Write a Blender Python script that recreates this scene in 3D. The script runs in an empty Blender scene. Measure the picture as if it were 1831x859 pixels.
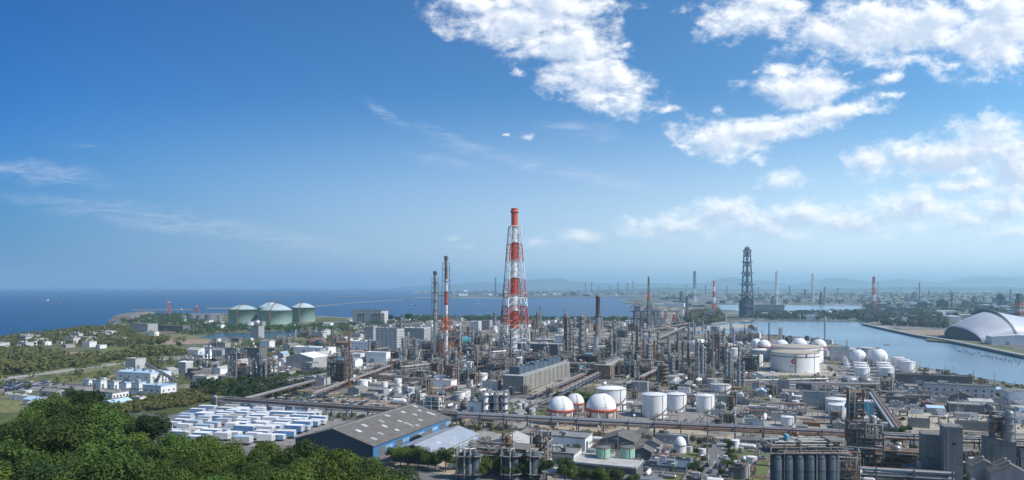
import bpy, bmesh, math, random
from math import sin, cos, pi, radians, sqrt, atan2, hypot
from mathutils import Vector, Matrix
from mathutils.geometry import tessellate_polygon
R = random.Random(11)
HAZE_COL, HAZE_D = (.53, .82, 1, 1), 7.8e-5
SC = bpy.context.scene
# ---------------------------------------------------------------- camera (level, on the hill 85 m above the plant)
F, Y0, CH = 1280.0, 512.0, 85.0
cam = bpy.data.objects.new('camera', bpy.data.cameras.new('camera')); SC.collection.objects.link(cam)
cam.location = (0, 0, CH); cam.rotation_euler = (pi / 2, 0, 0)
cam.data.sensor_width = 36; cam.data.lens = 36 * F / 1831; cam.data.shift_y = (Y0 - 429.5) / 1831
cam.data.clip_start = 1; cam.data.clip_end = 120000
SC.camera = cam
# ---------------------------------------------------------------- world, sun, exposure
SUN_EL, SUN_AZ = radians(44), radians(113)          # azimuth clockwise from the view direction (+Y)
sv = SC.view_settings; sv.view_transform = 'Standard'; sv.look = 'None'; sv.gamma = 1; sv.exposure = 0.38
sv.use_curve_mapping = False
cy = SC.cycles; cy.max_bounces = 5; cy.diffuse_bounces = 2; cy.glossy_bounces = 2; cy.transmission_bounces = 2
cy.volume_bounces = 2; cy.transparent_max_bounces = 6; cy.use_denoising = True; cy.sample_clamp_indirect = 3
cy.caustics_reflective = False; cy.caustics_refractive = False
sun = bpy.data.lights.new('sun', 'SUN'); sun.energy = 3.9; sun.angle = radians(0.53); sun.color = (1, .95, .87)
so = bpy.data.objects.new('sun', sun); SC.collection.objects.link(so)
sd = Vector((sin(SUN_AZ) * cos(SUN_EL), cos(SUN_AZ) * cos(SUN_EL), sin(SUN_EL)))
so.rotation_euler = sd.to_track_quat('Z', 'Y').to_euler()

class NT:
    """small helper to write node trees as formulas"""
    def __init__(s, t): s.t = t; s.n = t.nodes; s.l = t.links
    def put(s, inp, v):
        if isinstance(v, bpy.types.NodeSocket): s.l.new(v, inp)
        elif v is not None: inp.default_value = v
    def m(s, op, a, b=None, c=None, clamp=False):
        n = s.n.new('ShaderNodeMath'); n.operation = op; n.use_clamp = clamp
        for i, v in enumerate((a, b, c)): s.put(n.inputs[i], v)
        return n.outputs[0]
    def vm(s, op, a, b=None, out=0):
        n = s.n.new('ShaderNodeVectorMath'); n.operation = op
        s.put(n.inputs[0], a); s.put(n.inputs[1], b)
        return n.outputs[out]
    def noise(s, vec, scale, det=4, rough=.5, dist=0.0, out=0):
        n = s.n.new('ShaderNodeTexNoise'); s.put(n.inputs['Vector'], vec)
        n.inputs['Scale'].default_value = scale; n.inputs['Detail'].default_value = det
        n.inputs['Roughness'].default_value = rough; n.inputs['Distortion'].default_value = dist
        return n.outputs[out]
    def ramp(s, v, a, b, c=0.0, d=1.0, smooth=True):
        n = s.n.new('ShaderNodeMapRange'); n.interpolation_type = 'SMOOTHSTEP' if smooth else 'LINEAR'
        s.put(n.inputs['Value'], v)
        for k, x in zip(('From Min', 'From Max', 'To Min', 'To Max'), (a, b, c, d)): s.put(n.inputs[k], x)
        return n.outputs[0]
    def mix(s, f, a, b, mode='MIX'):
        n = s.n.new('ShaderNodeMix'); n.data_type = 'RGBA'; n.blend_type = mode
        s.put(n.inputs[0], f)
        for i, v in ((6, a), (7, b)):
            if isinstance(v, tuple): v = (*v[:3], 1)
            s.put(n.inputs[i], v)
        return n.outputs[2]
    def xyz(s, x, y, z):
        n = s.n.new('ShaderNodeCombineXYZ')
        for i, v in enumerate((x, y, z)): s.put(n.inputs[i], v)
        return n.outputs[0]
    def sep(s, v):
        n = s.n.new('ShaderNodeSeparateXYZ'); s.put(n.inputs[0], v); return n.outputs

wd = bpy.data.worlds.new('World'); SC.world = wd; wd.use_nodes = True
wt = NT(wd.node_tree); bg = wd.node_tree.nodes['Background']
sky = wt.n.new('ShaderNodeTexSky'); sky.sky_type = 'NISHITA'; sky.sun_disc = False
sky.sun_elevation = SUN_EL; sky.sun_rotation = SUN_AZ
sky.altitude = 100; sky.air_density = 1.0; sky.dust_density = 0.6; sky.ozone_density = 3.0
gen = wt.n.new('ShaderNodeTexCoord').outputs['Generated']
X, Y, Z = wt.sep(gen)
fy = wt.m('MAXIMUM', Y, 0.02)
U = wt.m('MULTIPLY_ADD', wt.m('DIVIDE', X, fy), 12.8, 9.155)      # a chart of directions: hundredfold of 1/1280 rad round the horizon
V = wt.m('SUBTRACT', 5.12, wt.m('MULTIPLY', wt.m('DIVIDE', Z, fy), 12.8))
fwd = wt.ramp(Y, 0.05, 0.2)

def cover(nt, p, blobs):
    acc = None; sx, sy, _ = nt.sep(p)
    for (x, y, rx, ry, *rt) in blobs:
        mp = nt.n.new('ShaderNodeMapping'); mp.vector_type = 'TEXTURE'
        nt.put(mp.inputs['Vector'], nt.xyz(sx, sy, acc if acc is not None else 0.0))
        mp.inputs['Location'].default_value = (x / 100, y / 100, 0)
        mp.inputs['Rotation'].default_value = (0, 0, radians(rt[0]) if rt else 0)
        g_ = 1.1 + .6 * max(0, .7 - sqrt(rx * ry) / 75); mp.inputs['Scale'].default_value = (rx * g_ / 100, ry * g_ / 100, 1e5)
        k = min(1.12, .30 + sqrt(rx * ry) / 70)
        d = nt.m('SUBTRACT', k, nt.vm('LENGTH', mp.outputs[0], out=1))
        acc = d if acc is None else nt.m('SMOOTH_MAX', acc, d, .12)
    return acc
CUM = [(945,38,150,52,8),(860,14,85,30,12),(1010,80,105,42,10),(1060,140,110,48,22),(1110,178,62,30,25),(990,10,110,30),(930,130,24,10),(1093,8,24,14),(1118,82,24,12),
 (1345,28,92,44,-8),(1290,58,42,20,-10),(1232,18,34,16),(1258,38,26,15),(1420,12,50,18),(1640,55,210,50,-8),(1480,62,80,34,10),(1760,60,130,72),(1640,108,60,18),(1700,118,50,18),(1800,20,110,60),(1560,30,90,38),
 (1432,162,92,38),(1400,128,60,18),(1440,185,80,22,-6),(1350,130,12,9),(1590,140,46,13,-18),(1590,170,40,10,-8),(1520,132,30,10,-15),
 (1290,252,92,34,12),(1335,275,52,20,10),(1370,232,100,26,-8),(1490,203,100,25,-16),(1240,222,22,14),(1194,195,20,11),(1284,200,20,13),(1225,265,40,11),(944,242,23,13),(905,240,6,5)]
CU2 = [(1560,290,52,36),(1620,270,60,34,-10),(1700,285,110,44),(1770,258,90,52),(1815,300,80,66),(1730,330,120,20),(1800,335,60,20),(1395,322,60,22),
 (1280,380,78,32,-12),(1220,402,110,28),(1150,415,60,18),(1040,424,70,18),(960,432,50,14),(1350,402,100,24),(1440,388,78,34,-8),(1400,415,100,20),(1530,402,110,30),(1640,372,100,34),(1660,352,50,22),(1740,392,110,26),(1800,372,80,34),(1810,415,80,20),(815,426,24,10),(840,443,34,11),(1180,395,30,12)]
CIR = [(60,308,140,24,8),(100,325,80,16,8),(250,385,240,22,8),(420,412,190,18,9),(690,205,66,12,30),(790,240,60,16,20),(840,262,60,14,15),(980,300,190,16,12),(810,292,110,12,9),(130,262,60,8,4),(1040,232,80,20,8),(560,440,150,12,7)]
px0 = wt.xyz(U, V, 0)
def field(off, bl, sc, det, amp, warp=.55):
    p = wt.vm('ADD', px0, off)
    n = wt.n.new('ShaderNodeVectorMath'); n.operation = 'MULTIPLY_ADD'
    wt.put(n.inputs[0], wt.vm('SUBTRACT', wt.noise(p, 1.5, 6, .68, out=1), (.5, .5, .5))); n.inputs[1].default_value = (warp, warp * .7, 0); wt.put(n.inputs[2], p)
    c = cover(wt, n.outputs[0], bl)
    q = wt.vm('MULTIPLY', p, (1, 1.5, 1))
    f = wt.noise(q, sc, det, .66, .15)
    return wt.m('MULTIPLY_ADD', wt.m('SUBTRACT', f, .5), amp, c)
LO = (.16, -.14, 0)                                  # a step towards the sun: side and up
c1, c1s = field((0, 0, 0), CUM, 1.6, 9, 2.5), field(LO, CUM, 1.6, 3, 2.5)
c2, c2s = field((0, 0, 0), CU2, 2.0, 9, 2.2, .4), field(LO, CU2, 2.0, 3, 2.2, .4)
cc = field((0, 0, 0), CIR, 1.2, 5, .9, .5)
cirn = wt.noise(wt.vm('MULTIPLY', px0, (.55, 3.2, 1)), 1.6, 8, .7, 1.2)
a1 = wt.ramp(c1, -.05, .85); a2 = wt.ramp(c2, -.05, 1.0)
sh1 = wt.ramp(c1s, 1.15, .15); sh2 = wt.ramp(c2s, 1.1, .1)
thick1 = wt.ramp(c1, .8, 1.5, 0, .6); thick2 = wt.ramp(c2, .8, 1.5, 0, .6)
# sky proper: the clear-air sky a little deeper and more saturated than the model gives (dry, polarised autumn air)
hs = wt.n.new('ShaderNodeHueSaturation'); hs.inputs['Saturation'].default_value = 1.12; wt.put(hs.inputs['Color'], sky.outputs[0])
K = 10.0
az = wt.ramp(U, -1.0, 19.0, 0, 1, smooth=False)
skyc = wt.mix(1, hs.outputs[0], wt.mix(wt.ramp(Y, -.1, .35), (1.05, 1.05, 1.05), wt.mix(az, (.03, .36, .72), (.85, 1.2, 1.3))), 'MULTIPLY')
low = wt.ramp(V, 5.3, 1.5, 1, 0)
veil = wt.m('MULTIPLY', wt.m('MULTIPLY', low, wt.ramp(Y, -.1, .35)), wt.ramp(U, -3.0, 14.0, .8, .82))
skyc = wt.mix(veil, skyc, wt.mix(wt.ramp(U, -1.0, 15.0, smooth=False), tuple(K * c for c in (.045, .16, .34)), tuple(K * c for c in (.74, .85, .95))))
clear = skyc
def cloudcol(sh, th):
    c = wt.mix(sh, tuple(K * x for x in (.50, .58, .71)), tuple(K * x for x in (.93, .93, .93)))
    return wt.mix(wt.m('MULTIPLY', th, .6), c, tuple(K * x for x in (.62, .68, .77)))
ci = wt.m('MULTIPLY', wt.ramp(cc, -.1, .7), wt.ramp(cirn, .36, .72, 0, .42))
skyc = wt.mix(wt.m('MULTIPLY', ci, fwd), skyc, tuple(K * x for x in (.55, .62, .74)))
skyc = wt.mix(wt.m('MULTIPLY', wt.m('MULTIPLY', a2, wt.ramp(V, 4.9, 3.4, .5, .97)), fwd), skyc, cloudcol(sh2, thick2))
skyc = wt.mix(wt.m('MULTIPLY', wt.m('MULTIPLY', a1, .96), fwd), skyc, cloudcol(sh1, thick1))
bg2 = wt.n.new('ShaderNodeBackground'); wt.l.new(skyc, bg2.inputs['Color']); wt.l.new(clear, bg.inputs['Color'])
for b_ in (bg, bg2): b_.inputs['Strength'].default_value = .1
part = wt.m('MULTIPLY', wt.m('MULTIPLY', wt.ramp(U, -2.5, -1.0), wt.ramp(U, 21, 19.5)), wt.m('MULTIPLY', wt.ramp(V, -2.0, -1), wt.m('GREATER_THAN', Z, -.02)))
part = wt.m('MULTIPLY', part, wt.m('GREATER_THAN', Y, .1))   # the part of the sky that has the clouds; elsewhere it is clear
ms = wt.n.new('ShaderNodeMixShader'); wt.put(ms.inputs[0], part); wt.l.new(bg.outputs[0], ms.inputs[1]); wt.l.new(bg2.outputs[0], ms.inputs[2])
wt.l.new(ms.outputs[0], wd.node_tree.nodes['World Output'].inputs[0])
wd.cycles.sampling_method = 'MANUAL'; wd.cycles.sample_map_resolution = 256

# ---------------------------------------------------------------- helpers
def P(px, py, z=0.0):
    """ground point seen under a direction of the photograph (real metres from the camera's foot)"""
    d = F * (CH - z) / (py - Y0)
    return Vector(((px - 915.5) / F * d, d, z))
def s_at(py): return (py - Y0) / CH              # photo pixels per metre on the ground there
def zt(py, top): return CH - (top - Y0) / s_at(py)   # height of a point seen at row `top` above ground row `py`
MATS = {}
def mat(name, col, rough=.8, metal=0.0, var=.18, sc=.35, stain=None, st=.35, streak=False, ribs=0, rnd=.1, spec=None, bump=0, pan=None, seam=0):
    if name in MATS: return MATS[name]
    m = bpy.data.materials.new(name); m.use_nodes = True; t = NT(m.node_tree); b = m.node_tree.nodes['Principled BSDF']
    pos = t.n.new('ShaderNodeNewGeometry').outputs['Position']
    n1 = t.noise(pos, sc, 5, .65)
    f = t.ramp(n1, .25, .75, 1 - var, 1 + var, smooth=False)
    if rnd:
        oi = t.n.new('ShaderNodeObjectInfo').outputs['Random']
        f = t.m('MULTIPLY', f, t.ramp(oi, 0, 1, 1 - rnd, 1 + rnd, smooth=False))
    c = t.vm('SCALE', tuple(col)); t.put(c.node.inputs['Scale'], f)
    if streak:                                        # rain streaks run down
        s2 = t.noise(t.vm('MULTIPLY', pos, (.9, .9, .06)), 1.4, 4, .7)
        c = t.mix(t.ramp(s2, .48, .75, 0, .55), c, tuple(x * .5 for x in col))
    if stain:
        s3 = t.noise(pos, sc * 2.3, 6, .7)
        c = t.mix(t.ramp(s3, 1 - st - .08, 1 - st + .06, 0, .85), c, tuple(stain))
    if ribs:
        tc = t.n.new('ShaderNodeTexCoord').outputs['Object']
        wv = t.n.new('ShaderNodeTexWave'); wv.bands_direction = 'DIAGONAL' if ribs < 0 else 'X'; t.put(wv.inputs['Vector'], tc); wv.inputs['Scale'].default_value = abs(ribs)
        wv.inputs['Distortion'].default_value = .3
        c = t.mix(t.m('MULTIPLY', wv.outputs['Fac'], .3), c, tuple(x * .6 for x in col))
    if seam:
        z = t.sep(t.n.new('ShaderNodeTexCoord').outputs['Object'])[2]
        l = t.ramp(t.m('ABSOLUTE', t.m('SUBTRACT', t.m('FRACT', t.m('DIVIDE', z, seam)), .5)), .44, .49)
        c = t.mix(t.m('MULTIPLY', l, .22), c, tuple(x * .5 for x in col))
        rs = t.noise(t.vm('MULTIPLY', pos, (1.1, 1.1, .05)), .9, 5, .7)
        c = t.mix(t.ramp(rs, .55, .72, 0, .38), c, (.33, .25, .19))
    if pan:
        tc = t.n.new('ShaderNodeTexCoord').outputs['Object']
        x, y, z = t.sep(tc)
        def ln(v, s): return t.ramp(t.m('ABSOLUTE', t.m('SUBTRACT', t.m('FRACT', t.m('DIVIDE', v, s)), .5)), .46, .49)
        l = t.m('MAXIMUM', t.m('MAXIMUM', ln(t.m('ADD', x, .37), pan[0]), ln(t.m('ADD', y, .37), pan[0])), ln(t.m('ADD', z, .3), pan[1]))
        c = t.mix(t.m('MULTIPLY', l, .5), c, tuple(x_ * .4 for x_ in col))
    t.put(b.inputs['Base Color'], c)
    b.inputs['Roughness'].default_value = rough; b.inputs['Metallic'].default_value = metal
    if spec is not None: b.inputs['Specular IOR Level'].default_value = spec
    if bump:
        bp = t.n.new('ShaderNodeBump'); bp.inputs['Strength'].default_value = bump; t.put(bp.inputs['Height'], t.noise(pos, sc * 6, 5, .7)); t.put(b.inputs['Normal'], bp.outputs[0])
    MATS[name] = m; return m

class MB:
    """collects shapes for ONE mesh"""
    def __init__(s): s.v = []; s.f = []; s.mi = []; s.sm = []
    def add(s, vs, fs, mi=0, smooth=False):
        o = len(s.v); s.v += [tuple(v) for v in vs]
        for f in fs: s.f.append(tuple(o + i for i in f)); s.mi.append(mi); s.sm.append(smooth)
        return s
    def box(s, cx, cy_, z0, w, d, h, rz=0.0, mi=0, taper=1.0):
        c, n = cos(rz), sin(rz); vs = []
        for z, k in ((z0, 1), (z0 + h, taper)):
            for a, b in ((-1, -1), (1, -1), (1, 1), (-1, 1)):
                x, y = a * w / 2 * k, b * d / 2 * k
                vs.append((cx + x * c - y * n, cy_ + x * n + y * c, z))
        return s.add(vs, [(3, 2, 1, 0), (4, 5, 6, 7), (0, 1, 5, 4), (1, 2, 6, 5), (2, 3, 7, 6), (3, 0, 4, 7)], mi)
    def tube(s, p, q, r, n=6, r2=None, mi=0, caps=True, smooth=True):
        p, q = Vector(p), Vector(q); r2 = r if r2 is None else r2; d = (q - p)
        if d.length < 1e-6: return s
        d.normalize(); a = d.orthogonal().normalized(); b = d.cross(a); vs = []
        for o, rr in ((p, r), (q, r2)):
            for i in range(n):
                t = 2 * pi * i / n; vs.append(o + a * (cos(t) * rr) + b * (sin(t) * rr))
        fs = [(i, (i + 1) % n, n + (i + 1) % n, n + i) for i in range(n)]
        s.add(vs, fs, mi, smooth and n > 4)
        if caps: s.add(vs, [tuple(range(n))[::-1], tuple(range(n, 2 * n))], mi)
        return s
    def cyl(s, x, y, z0, z1, r, n=20, r2=None, mi=0): return s.tube((x, y, z0), (x, y, z1), r, n, r2, mi)
    def lathe(s, x, y, prof, n=24, mi=0, smooth=True):
        vs = [(x + r * cos(2 * pi * i / n), y + r * sin(2 * pi * i / n), z) for r, z in prof for i in range(n)]
        fs = [(k * n + i, k * n + (i + 1) % n, (k + 1) * n + (i + 1) % n, (k + 1) * n + i) for k in range(len(prof) - 1) for i in range(n)]
        return s.add(vs, fs, mi, smooth)
    def ball(s, x, y, z, r, rz=None, n=20, m=12, mi=0, a0=-90, a1=90):
        rz = rz or r
        return s.lathe(x, y, [(max(.001, r * cos(radians(a0 + (a1 - a0) * k / m))), z + rz * sin(radians(a0 + (a1 - a0) * k / m))) for k in range(m + 1)], n, mi)
    def ring(s, x, y, z, r0, r1, h, n=20, mi=0): return s.lathe(x, y, [(r0, z), (r1, z), (r1, z + h), (r0, z + h), (r0, z)], n, mi, False)
    def path(s, pts, r, n=6, mi=0):
        for a, b in zip(pts, pts[1:]): s.tube(a, b, r, n, mi=mi)
        return s
    def gable(s, w, d, h, rise, ov=.3, th=.25, x=0, y=0, along='y', mi=0):
        """roof sheets over a w x d building, ridge along y (or x)"""
        if along == 'x': w, d = d, w
        for sg in (-1, 1):
            e = w / 2 + ov
            pts = [(0, h + rise), (sg * e, h - rise * ov / (w / 2)), (sg * e, h - rise * ov / (w / 2) + th), (0, h + rise + th)]
            vs = [(a, b, z) for b in (-d / 2 - ov, d / 2 + ov) for a, z in pts]
            if along == 'x': vs = [(b, -a, z) for a, b, z in vs]
            vs = [(a + x, b + y, z) for a, b, z in vs]
            s.add(vs, [(0, 1, 2, 3), (7, 6, 5, 4), (0, 4, 5, 1), (1, 5, 6, 2), (2, 6, 7, 3), (3, 7, 4, 0)], mi)
        return s
    def gwall(s, w, d, h, rise, x=0, y=0, along='y', mi=0):
        if along == 'x': w, d = d, w
        pts = [(-w / 2, 0), (w / 2, 0), (w / 2, h), (0, h + rise - .02), (-w / 2, h)]
        vs = [(a, b, z) for b in (-d / 2, d / 2) for a, z in pts]
        if along == 'x': vs = [(b, -a, z) for a, b, z in vs]
        vs = [(a + x, b + y, z) for a, b, z in vs]
        return s.add(vs, [(0, 1, 2, 3, 4), (9, 8, 7, 6, 5), (0, 5, 6, 1), (1, 6, 7, 2), (3, 8, 9, 4), (4, 9, 5, 0), (2, 7, 8, 3)], mi)
    def build(s, name, m, parent=None, loc=None):
        me = bpy.data.meshes.new(name); me.from_pydata(s.v, [], s.f); me.update()
        for x in (m if isinstance(m, (list, tuple)) else [m]): me.materials.append(x)
        me.polygons.foreach_set('material_index', s.mi); me.polygons.foreach_set('use_smooth', s.sm)
        o = bpy.data.objects.new(name, me); SC.collection.objects.link(o)
        if parent: o.parent = parent; KIDS.setdefault(parent.name, []).append(o)
        if loc: o.location = loc
        return o
KIDS = {}
LAB = []          # things whose label still needs its whereabouts
def tag(o, label, cat=None, group=None, kind=None):
    o['label'] = label
    if cat: o['category'] = cat
    if group: o['group'] = group
    if kind: o['kind'] = kind
    return o
def empty(name, loc=(0, 0, 0), rz=0.0):
    o = bpy.data.objects.new(name, None); SC.collection.objects.link(o); o.location = loc; o.rotation_euler = (0, 0, rz); o.empty_display_size = 1
    return o
def copy_tree(o, parent=None):
    c = o.copy(); SC.collection.objects.link(c)
    if parent: c.parent = parent; KIDS.setdefault(parent.name, []).append(c)
    for k in KIDS.get(o.name, []): copy_tree(k, c)
    return c
GZ = radians(-21)                                    # the plant's street grid
def gdir(a=0.0): return Vector((cos(GZ + a), sin(GZ + a), 0))
def struct(name, mb, m, label=None):
    o = mb.build(name, m); o['kind'] = 'structure'
    if label: o['label'] = label
    return o
def sheet(name, pts, z, m, label, skirt=0.0, world=False, kind='structure'):
    vs = [Vector((p[0], p[1], z)) if world else P(p[0], p[1], z) for p in pts]
    tri = tessellate_polygon([vs]); mb = MB(); fs = []
    for a, b, c in tri:
        n = (vs[b] - vs[a]).cross(vs[c] - vs[a]).z
        fs.append((a, b, c) if n > 0 else (c, b, a))
    mb.add(vs, fs)
    if skirt:
        k = len(vs); dn = [(v.x, v.y, z - skirt) for v in vs]
        mb.add(vs + dn, [(i, (i + 1) % k, k + (i + 1) % k, k + i) for i in range(k)])
    o = mb.build(name, m); o['kind'] = kind; o['label'] = label
    return o
# ---------------------------------------------------------------- materials of the setting
def water_mat(name, col, rough=.25, bump=.35, sc=.03):
    m = bpy.data.materials.new(name); m.use_nodes = True; t = NT(m.node_tree); b = m.node_tree.nodes['Principled BSDF']
    pos = t.n.new('ShaderNodeNewGeometry').outputs['Position']
    n1 = t.noise(t.vm('MULTIPLY', pos, (.35, 1, 1)), .0022, 5, .6)
    t.put(b.inputs['Base Color'], t.mix(t.ramp(n1, .35, .7), tuple(c * .72 for c in col), tuple(c * 1.25 for c in col)))
    b.inputs['Roughness'].default_value = rough; b.inputs['IOR'].default_value = 1.33
    bp = t.n.new('ShaderNodeBump'); bp.inputs['Strength'].default_value = bump; bp.inputs['Distance'].default_value = 3
    t.put(bp.inputs['Height'], t.noise(t.vm('MULTIPLY', pos, (1, 1.7, 1)), sc, 8, .75)); t.put(b.inputs['Normal'], bp.outputs[0])
    MATS[name] = m; return m
def ground_mat(name, cols, cell, road=.05, roadcol=(.085, .086, .09), fine=1.0):
    """yards in blocks along the street grid: each block concrete, gravel, dust, asphalt or weeds"""
    m = bpy.data.materials.new(name); m.use_nodes = True; t = NT(m.node_tree); b = m.node_tree.nodes['Principled BSDF']
    pos = t.n.new('ShaderNodeNewGeometry').outputs['Position']
    mp = t.n.new('ShaderNodeMapping'); mp.inputs['Rotation'].default_value = (0, 0, -GZ); t.put(mp.inputs['Vector'], pos)
    q = mp.outputs[0]
    def vor(scale, rnd_):
        v = t.n.new('ShaderNodeTexVoronoi'); v.voronoi_dimensions = '2D'; v.distance = 'CHEBYCHEV'; v.inputs['Scale'].default_value = scale; v.inputs['Randomness'].default_value = rnd_
        t.put(v.inputs['Vector'], q); return v
    def pick(sock):
        r = t.n.new('ShaderNodeValToRGB'); r.color_ramp.interpolation = 'CONSTANT'; t.put(r.inputs[0], sock)
        e = r.color_ramp.elements
        for i, (p, c) in enumerate(cols):
            el = e[i] if i < 2 else e.new(p)
            el.position = p; el.color = (*c, 1)
        return r.outputs[0]
    c1_ = pick(t.sep(vor(1 / cell, .8).outputs['Color'])[0])
    c2_ = pick(t.sep(vor(2.9 / cell, 1).outputs['Color'])[1])
    n = t.noise(pos, .018, 4, .6)
    c = t.mix(t.ramp(n, .45, .55), c1_, c2_)
    sp = t.noise(pos, .35 * fine, 6, .75)
    c = t.mix(1, c, t.mix(t.ramp(sp, .25, .75, smooth=False), (.55, .55, .56), (1.4, 1.38, 1.34)), 'MULTIPLY')
    gr = t.noise(pos, .06, 5, .7)
    c = t.mix(t.ramp(gr, .60, .70, 0, .8), c, (.075, .095, .03))
    x, y, z = t.sep(q)
    def road_(v, period, off, w):
        return t.m('LESS_THAN', t.m('ABSOLUTE', t.m('SUBTRACT', t.m('FRACT', t.m('DIVIDE', t.m('ADD', v, off), period)), .5)), w / period)
    rd = t.m('MAXIMUM', road_(x, 118, 20, 3.6), road_(y, 86, 31, 3.4))
    c = t.mix(t.m('MULTIPLY', rd, .85), c, t.mix(t.ramp(sp, .3, .7), roadcol, tuple(k * 1.5 for k in roadcol)))
    t.put(b.inputs['Base Color'], c); b.inputs['Roughness'].default_value = .9
    b.inputs['Specular IOR Level'].default_value = .2
    MATS[name] = m; return m
CONC, DUST, ASPH, SOIL, WEED = (.30, .29, .265), (.38, .325, .245), (.145, .142, .14), (.20, .165, .13), (.10, .12, .04)
ground_mat('plant_ground', [(0, ASPH), (.22, CONC), (.42, SOIL), (.55, DUST), (.68, (.18, .17, .16)), (.84, WEED), (.93, (.36, .34, .31))], 48)
ground_mat('country_ground', [(0, (.10, .115, .04)), (.2, (.07, .09, .03)), (.4, (.15, .15, .06)), (.6, (.20, .165, .10)), (.72, (.08, .10, .035)), (.9, (.26, .24, .20))], 90)
ground_mat('far_ground', [(0, (.09, .10, .06)), (.3, (.16, .16, .15)), (.55, (.06, .08, .04)), (.8, (.26, .26, .25)), (.93, (.42, .42, .42))], 160, fine=.3)
mat('grass', (.10, .135, .035), .95, sc=.12, var=.35, rnd=0, stain=(.16, .15, .06), st=.45)
mat('dry_grass', (.21, .20, .075), .95, sc=.1, var=.3, rnd=0, stain=(.10, .12, .04), st=.5)
mat('dark_grass', (.05, .075, .025), .95, sc=.1, var=.35, rnd=0)
mat('bare_earth', (.30, .22, .165), .95, sc=.08, var=.25, rnd=0, stain=(.15, .13, .09), st=.4)
mat('sand', (.42, .37, .30), .95, sc=.1, var=.2, rnd=0, stain=(.22, .2, .16), st=.4)
mat('asphalt', (.15, .148, .145), .9, sc=.3, var=.2, rnd=0, stain=(.15, .15, .15), st=.4)
mat('pale_concrete', (.33, .325, .31), .9, sc=.15, var=.2, rnd=0, stain=(.2, .19, .17), st=.42)
mat('grey_yard', (.25, .24, .225), .9, sc=.15, var=.25, rnd=0, stain=(.11, .11, .105), st=.45)
mat('line_paint', (.7, .7, .68), .7, sc=1, var=.15, rnd=0)
mat('rock', (.16, .15, .14), .95, sc=.2, var=.4, rnd=0)
mat('quay', (.34, .33, .31), .9, sc=.2, var=.2, rnd=0, streak=True)
mat('hill_green', (.045, .065, .03), 1, sc=.004, var=.35, rnd=0)
mat('hill_soil', (.035, .045, .018), 1, sc=.3, var=.35, rnd=0)
water_mat('sea_water', (.001, .048, .14), .3, .6, .02)
water_mat('bay_water', (.13, .25, .36), .2, .3, .03)
water_mat('pond_water', (.02, .04, .06), .15, .2, .08)

# ---------------------------------------------------------------- sea, land, channels
mb = MB(); n = 64; RS = 42000
mb.add([(0, 0, -2)] + [(RS * cos(2 * pi * i / n), RS * sin(2 * pi * i / n), -2) for i in range(n)], [(0, i + 1, (i + 1) % n + 1) for i in range(n)])
struct('sea', mb, MATS['sea_water'], 'deep blue open sea reaching the horizon')
def wp(*a): return [P(*q[:2]) if len(q) == 2 else Vector((q[0], q[1], 0)) for q in a]
coast = wp((-3000, -600, 0), (-1500, 500, 0), (-700, 660), (-200, 618), (0, 603), (60, 598), (110, 592), (150, 589), (196, 581), (214, 575), (232, 567), (300, 563), (345, 561), (400, 560),
           (560, 565), (620, 568), (730, 568.6), (870, 569), (1000, 570), (1130, 572), (1142, 556), (1152, 546), (1112, 541), (1113, 535.6), (1165, 533.5), (1100, 531), (1000, 531.8), (930, 533), (860, 532.4),
           (805, 531), (790, 527), (737, 525.6), (740, 522.5), (820, 519.5), (980, 517.5), (-4000, 39000, 0), (14000, 39000, 0), (33000, 24000, 0), (36000, 2000, 0),
           (2500, 680), (1831, 638), (1760, 623), (1700, 611), (1640, 601), (1575, 587), (1542, 579.5), (1560, 576), (1530, 574), (1440, 573.5), (1340, 573), (1290, 577), (1235, 581), (1222, 588),
           (1262, 598), (1345, 597), (1400, 601), (1470, 607), (1500, 618), (1560, 631), (1640, 656), (1720, 672), (1831, 691), (2100, 735), (3000, 1000), (3000, -600, 0))
sheet('ground', [(v.x, v.y) for v in coast], 0, MATS['plant_ground'], 'flat coastal land with yards, roads and weeds', skirt=3, world=True)
sheet('far_plain_ground', [(1145, 545), (1113, 541), (1114, 535.8), (1165, 534), (1100, 531.4), (1000, 532.2), (930, 533.4), (860, 532.8), (806, 531.3), (792, 527.3), (741, 525.8), (744, 523), (830, 519.6), (1000, 517.2), (1300, 516.2), (2600, 516.2), (2600, 650),
       (1831, 637), (1760, 622), (1700, 610), (1640, 600), (1575, 586), (1545, 579), (1563, 575.7), (1530, 573.7), (1440, 573.2), (1340, 572.7), (1290, 572), (1280, 556)], .03, MATS['far_ground'], 'hazy flat industrial plain across the water')
sheet('water_channel', [(1283, 545.5), (1325, 545.2), (1400, 546.3), (1480, 546.8), (1546, 547.2), (1546, 549), (1518, 556.5), (1440, 556.8), (1410, 556.6), (1340, 555.5), (1290, 554)], .06, MATS['bay_water'], 'narrow channel of pale water beyond the lattice tower')
sheet('bay_water', [(1291, 577.5), (1236, 581.5), (1224, 587.6), (1263, 597.4), (1345, 596.4), (1401, 600.4), (1471, 606.4), (1501, 617.4), (1561, 630), (1641, 655), (1721, 671), (1832, 690), (2110, 733), (2450, 678), (1831, 639), (1760, 624), (1700, 612), (1640, 602), (1575, 588), (1541, 580), (1556, 577), (1530, 575), (1440, 574.5), (1340, 574)], -1.9, MATS['bay_water'], 'calm pale blue harbour channel')
mb = MB()                                            # quay wall along the channel
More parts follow.
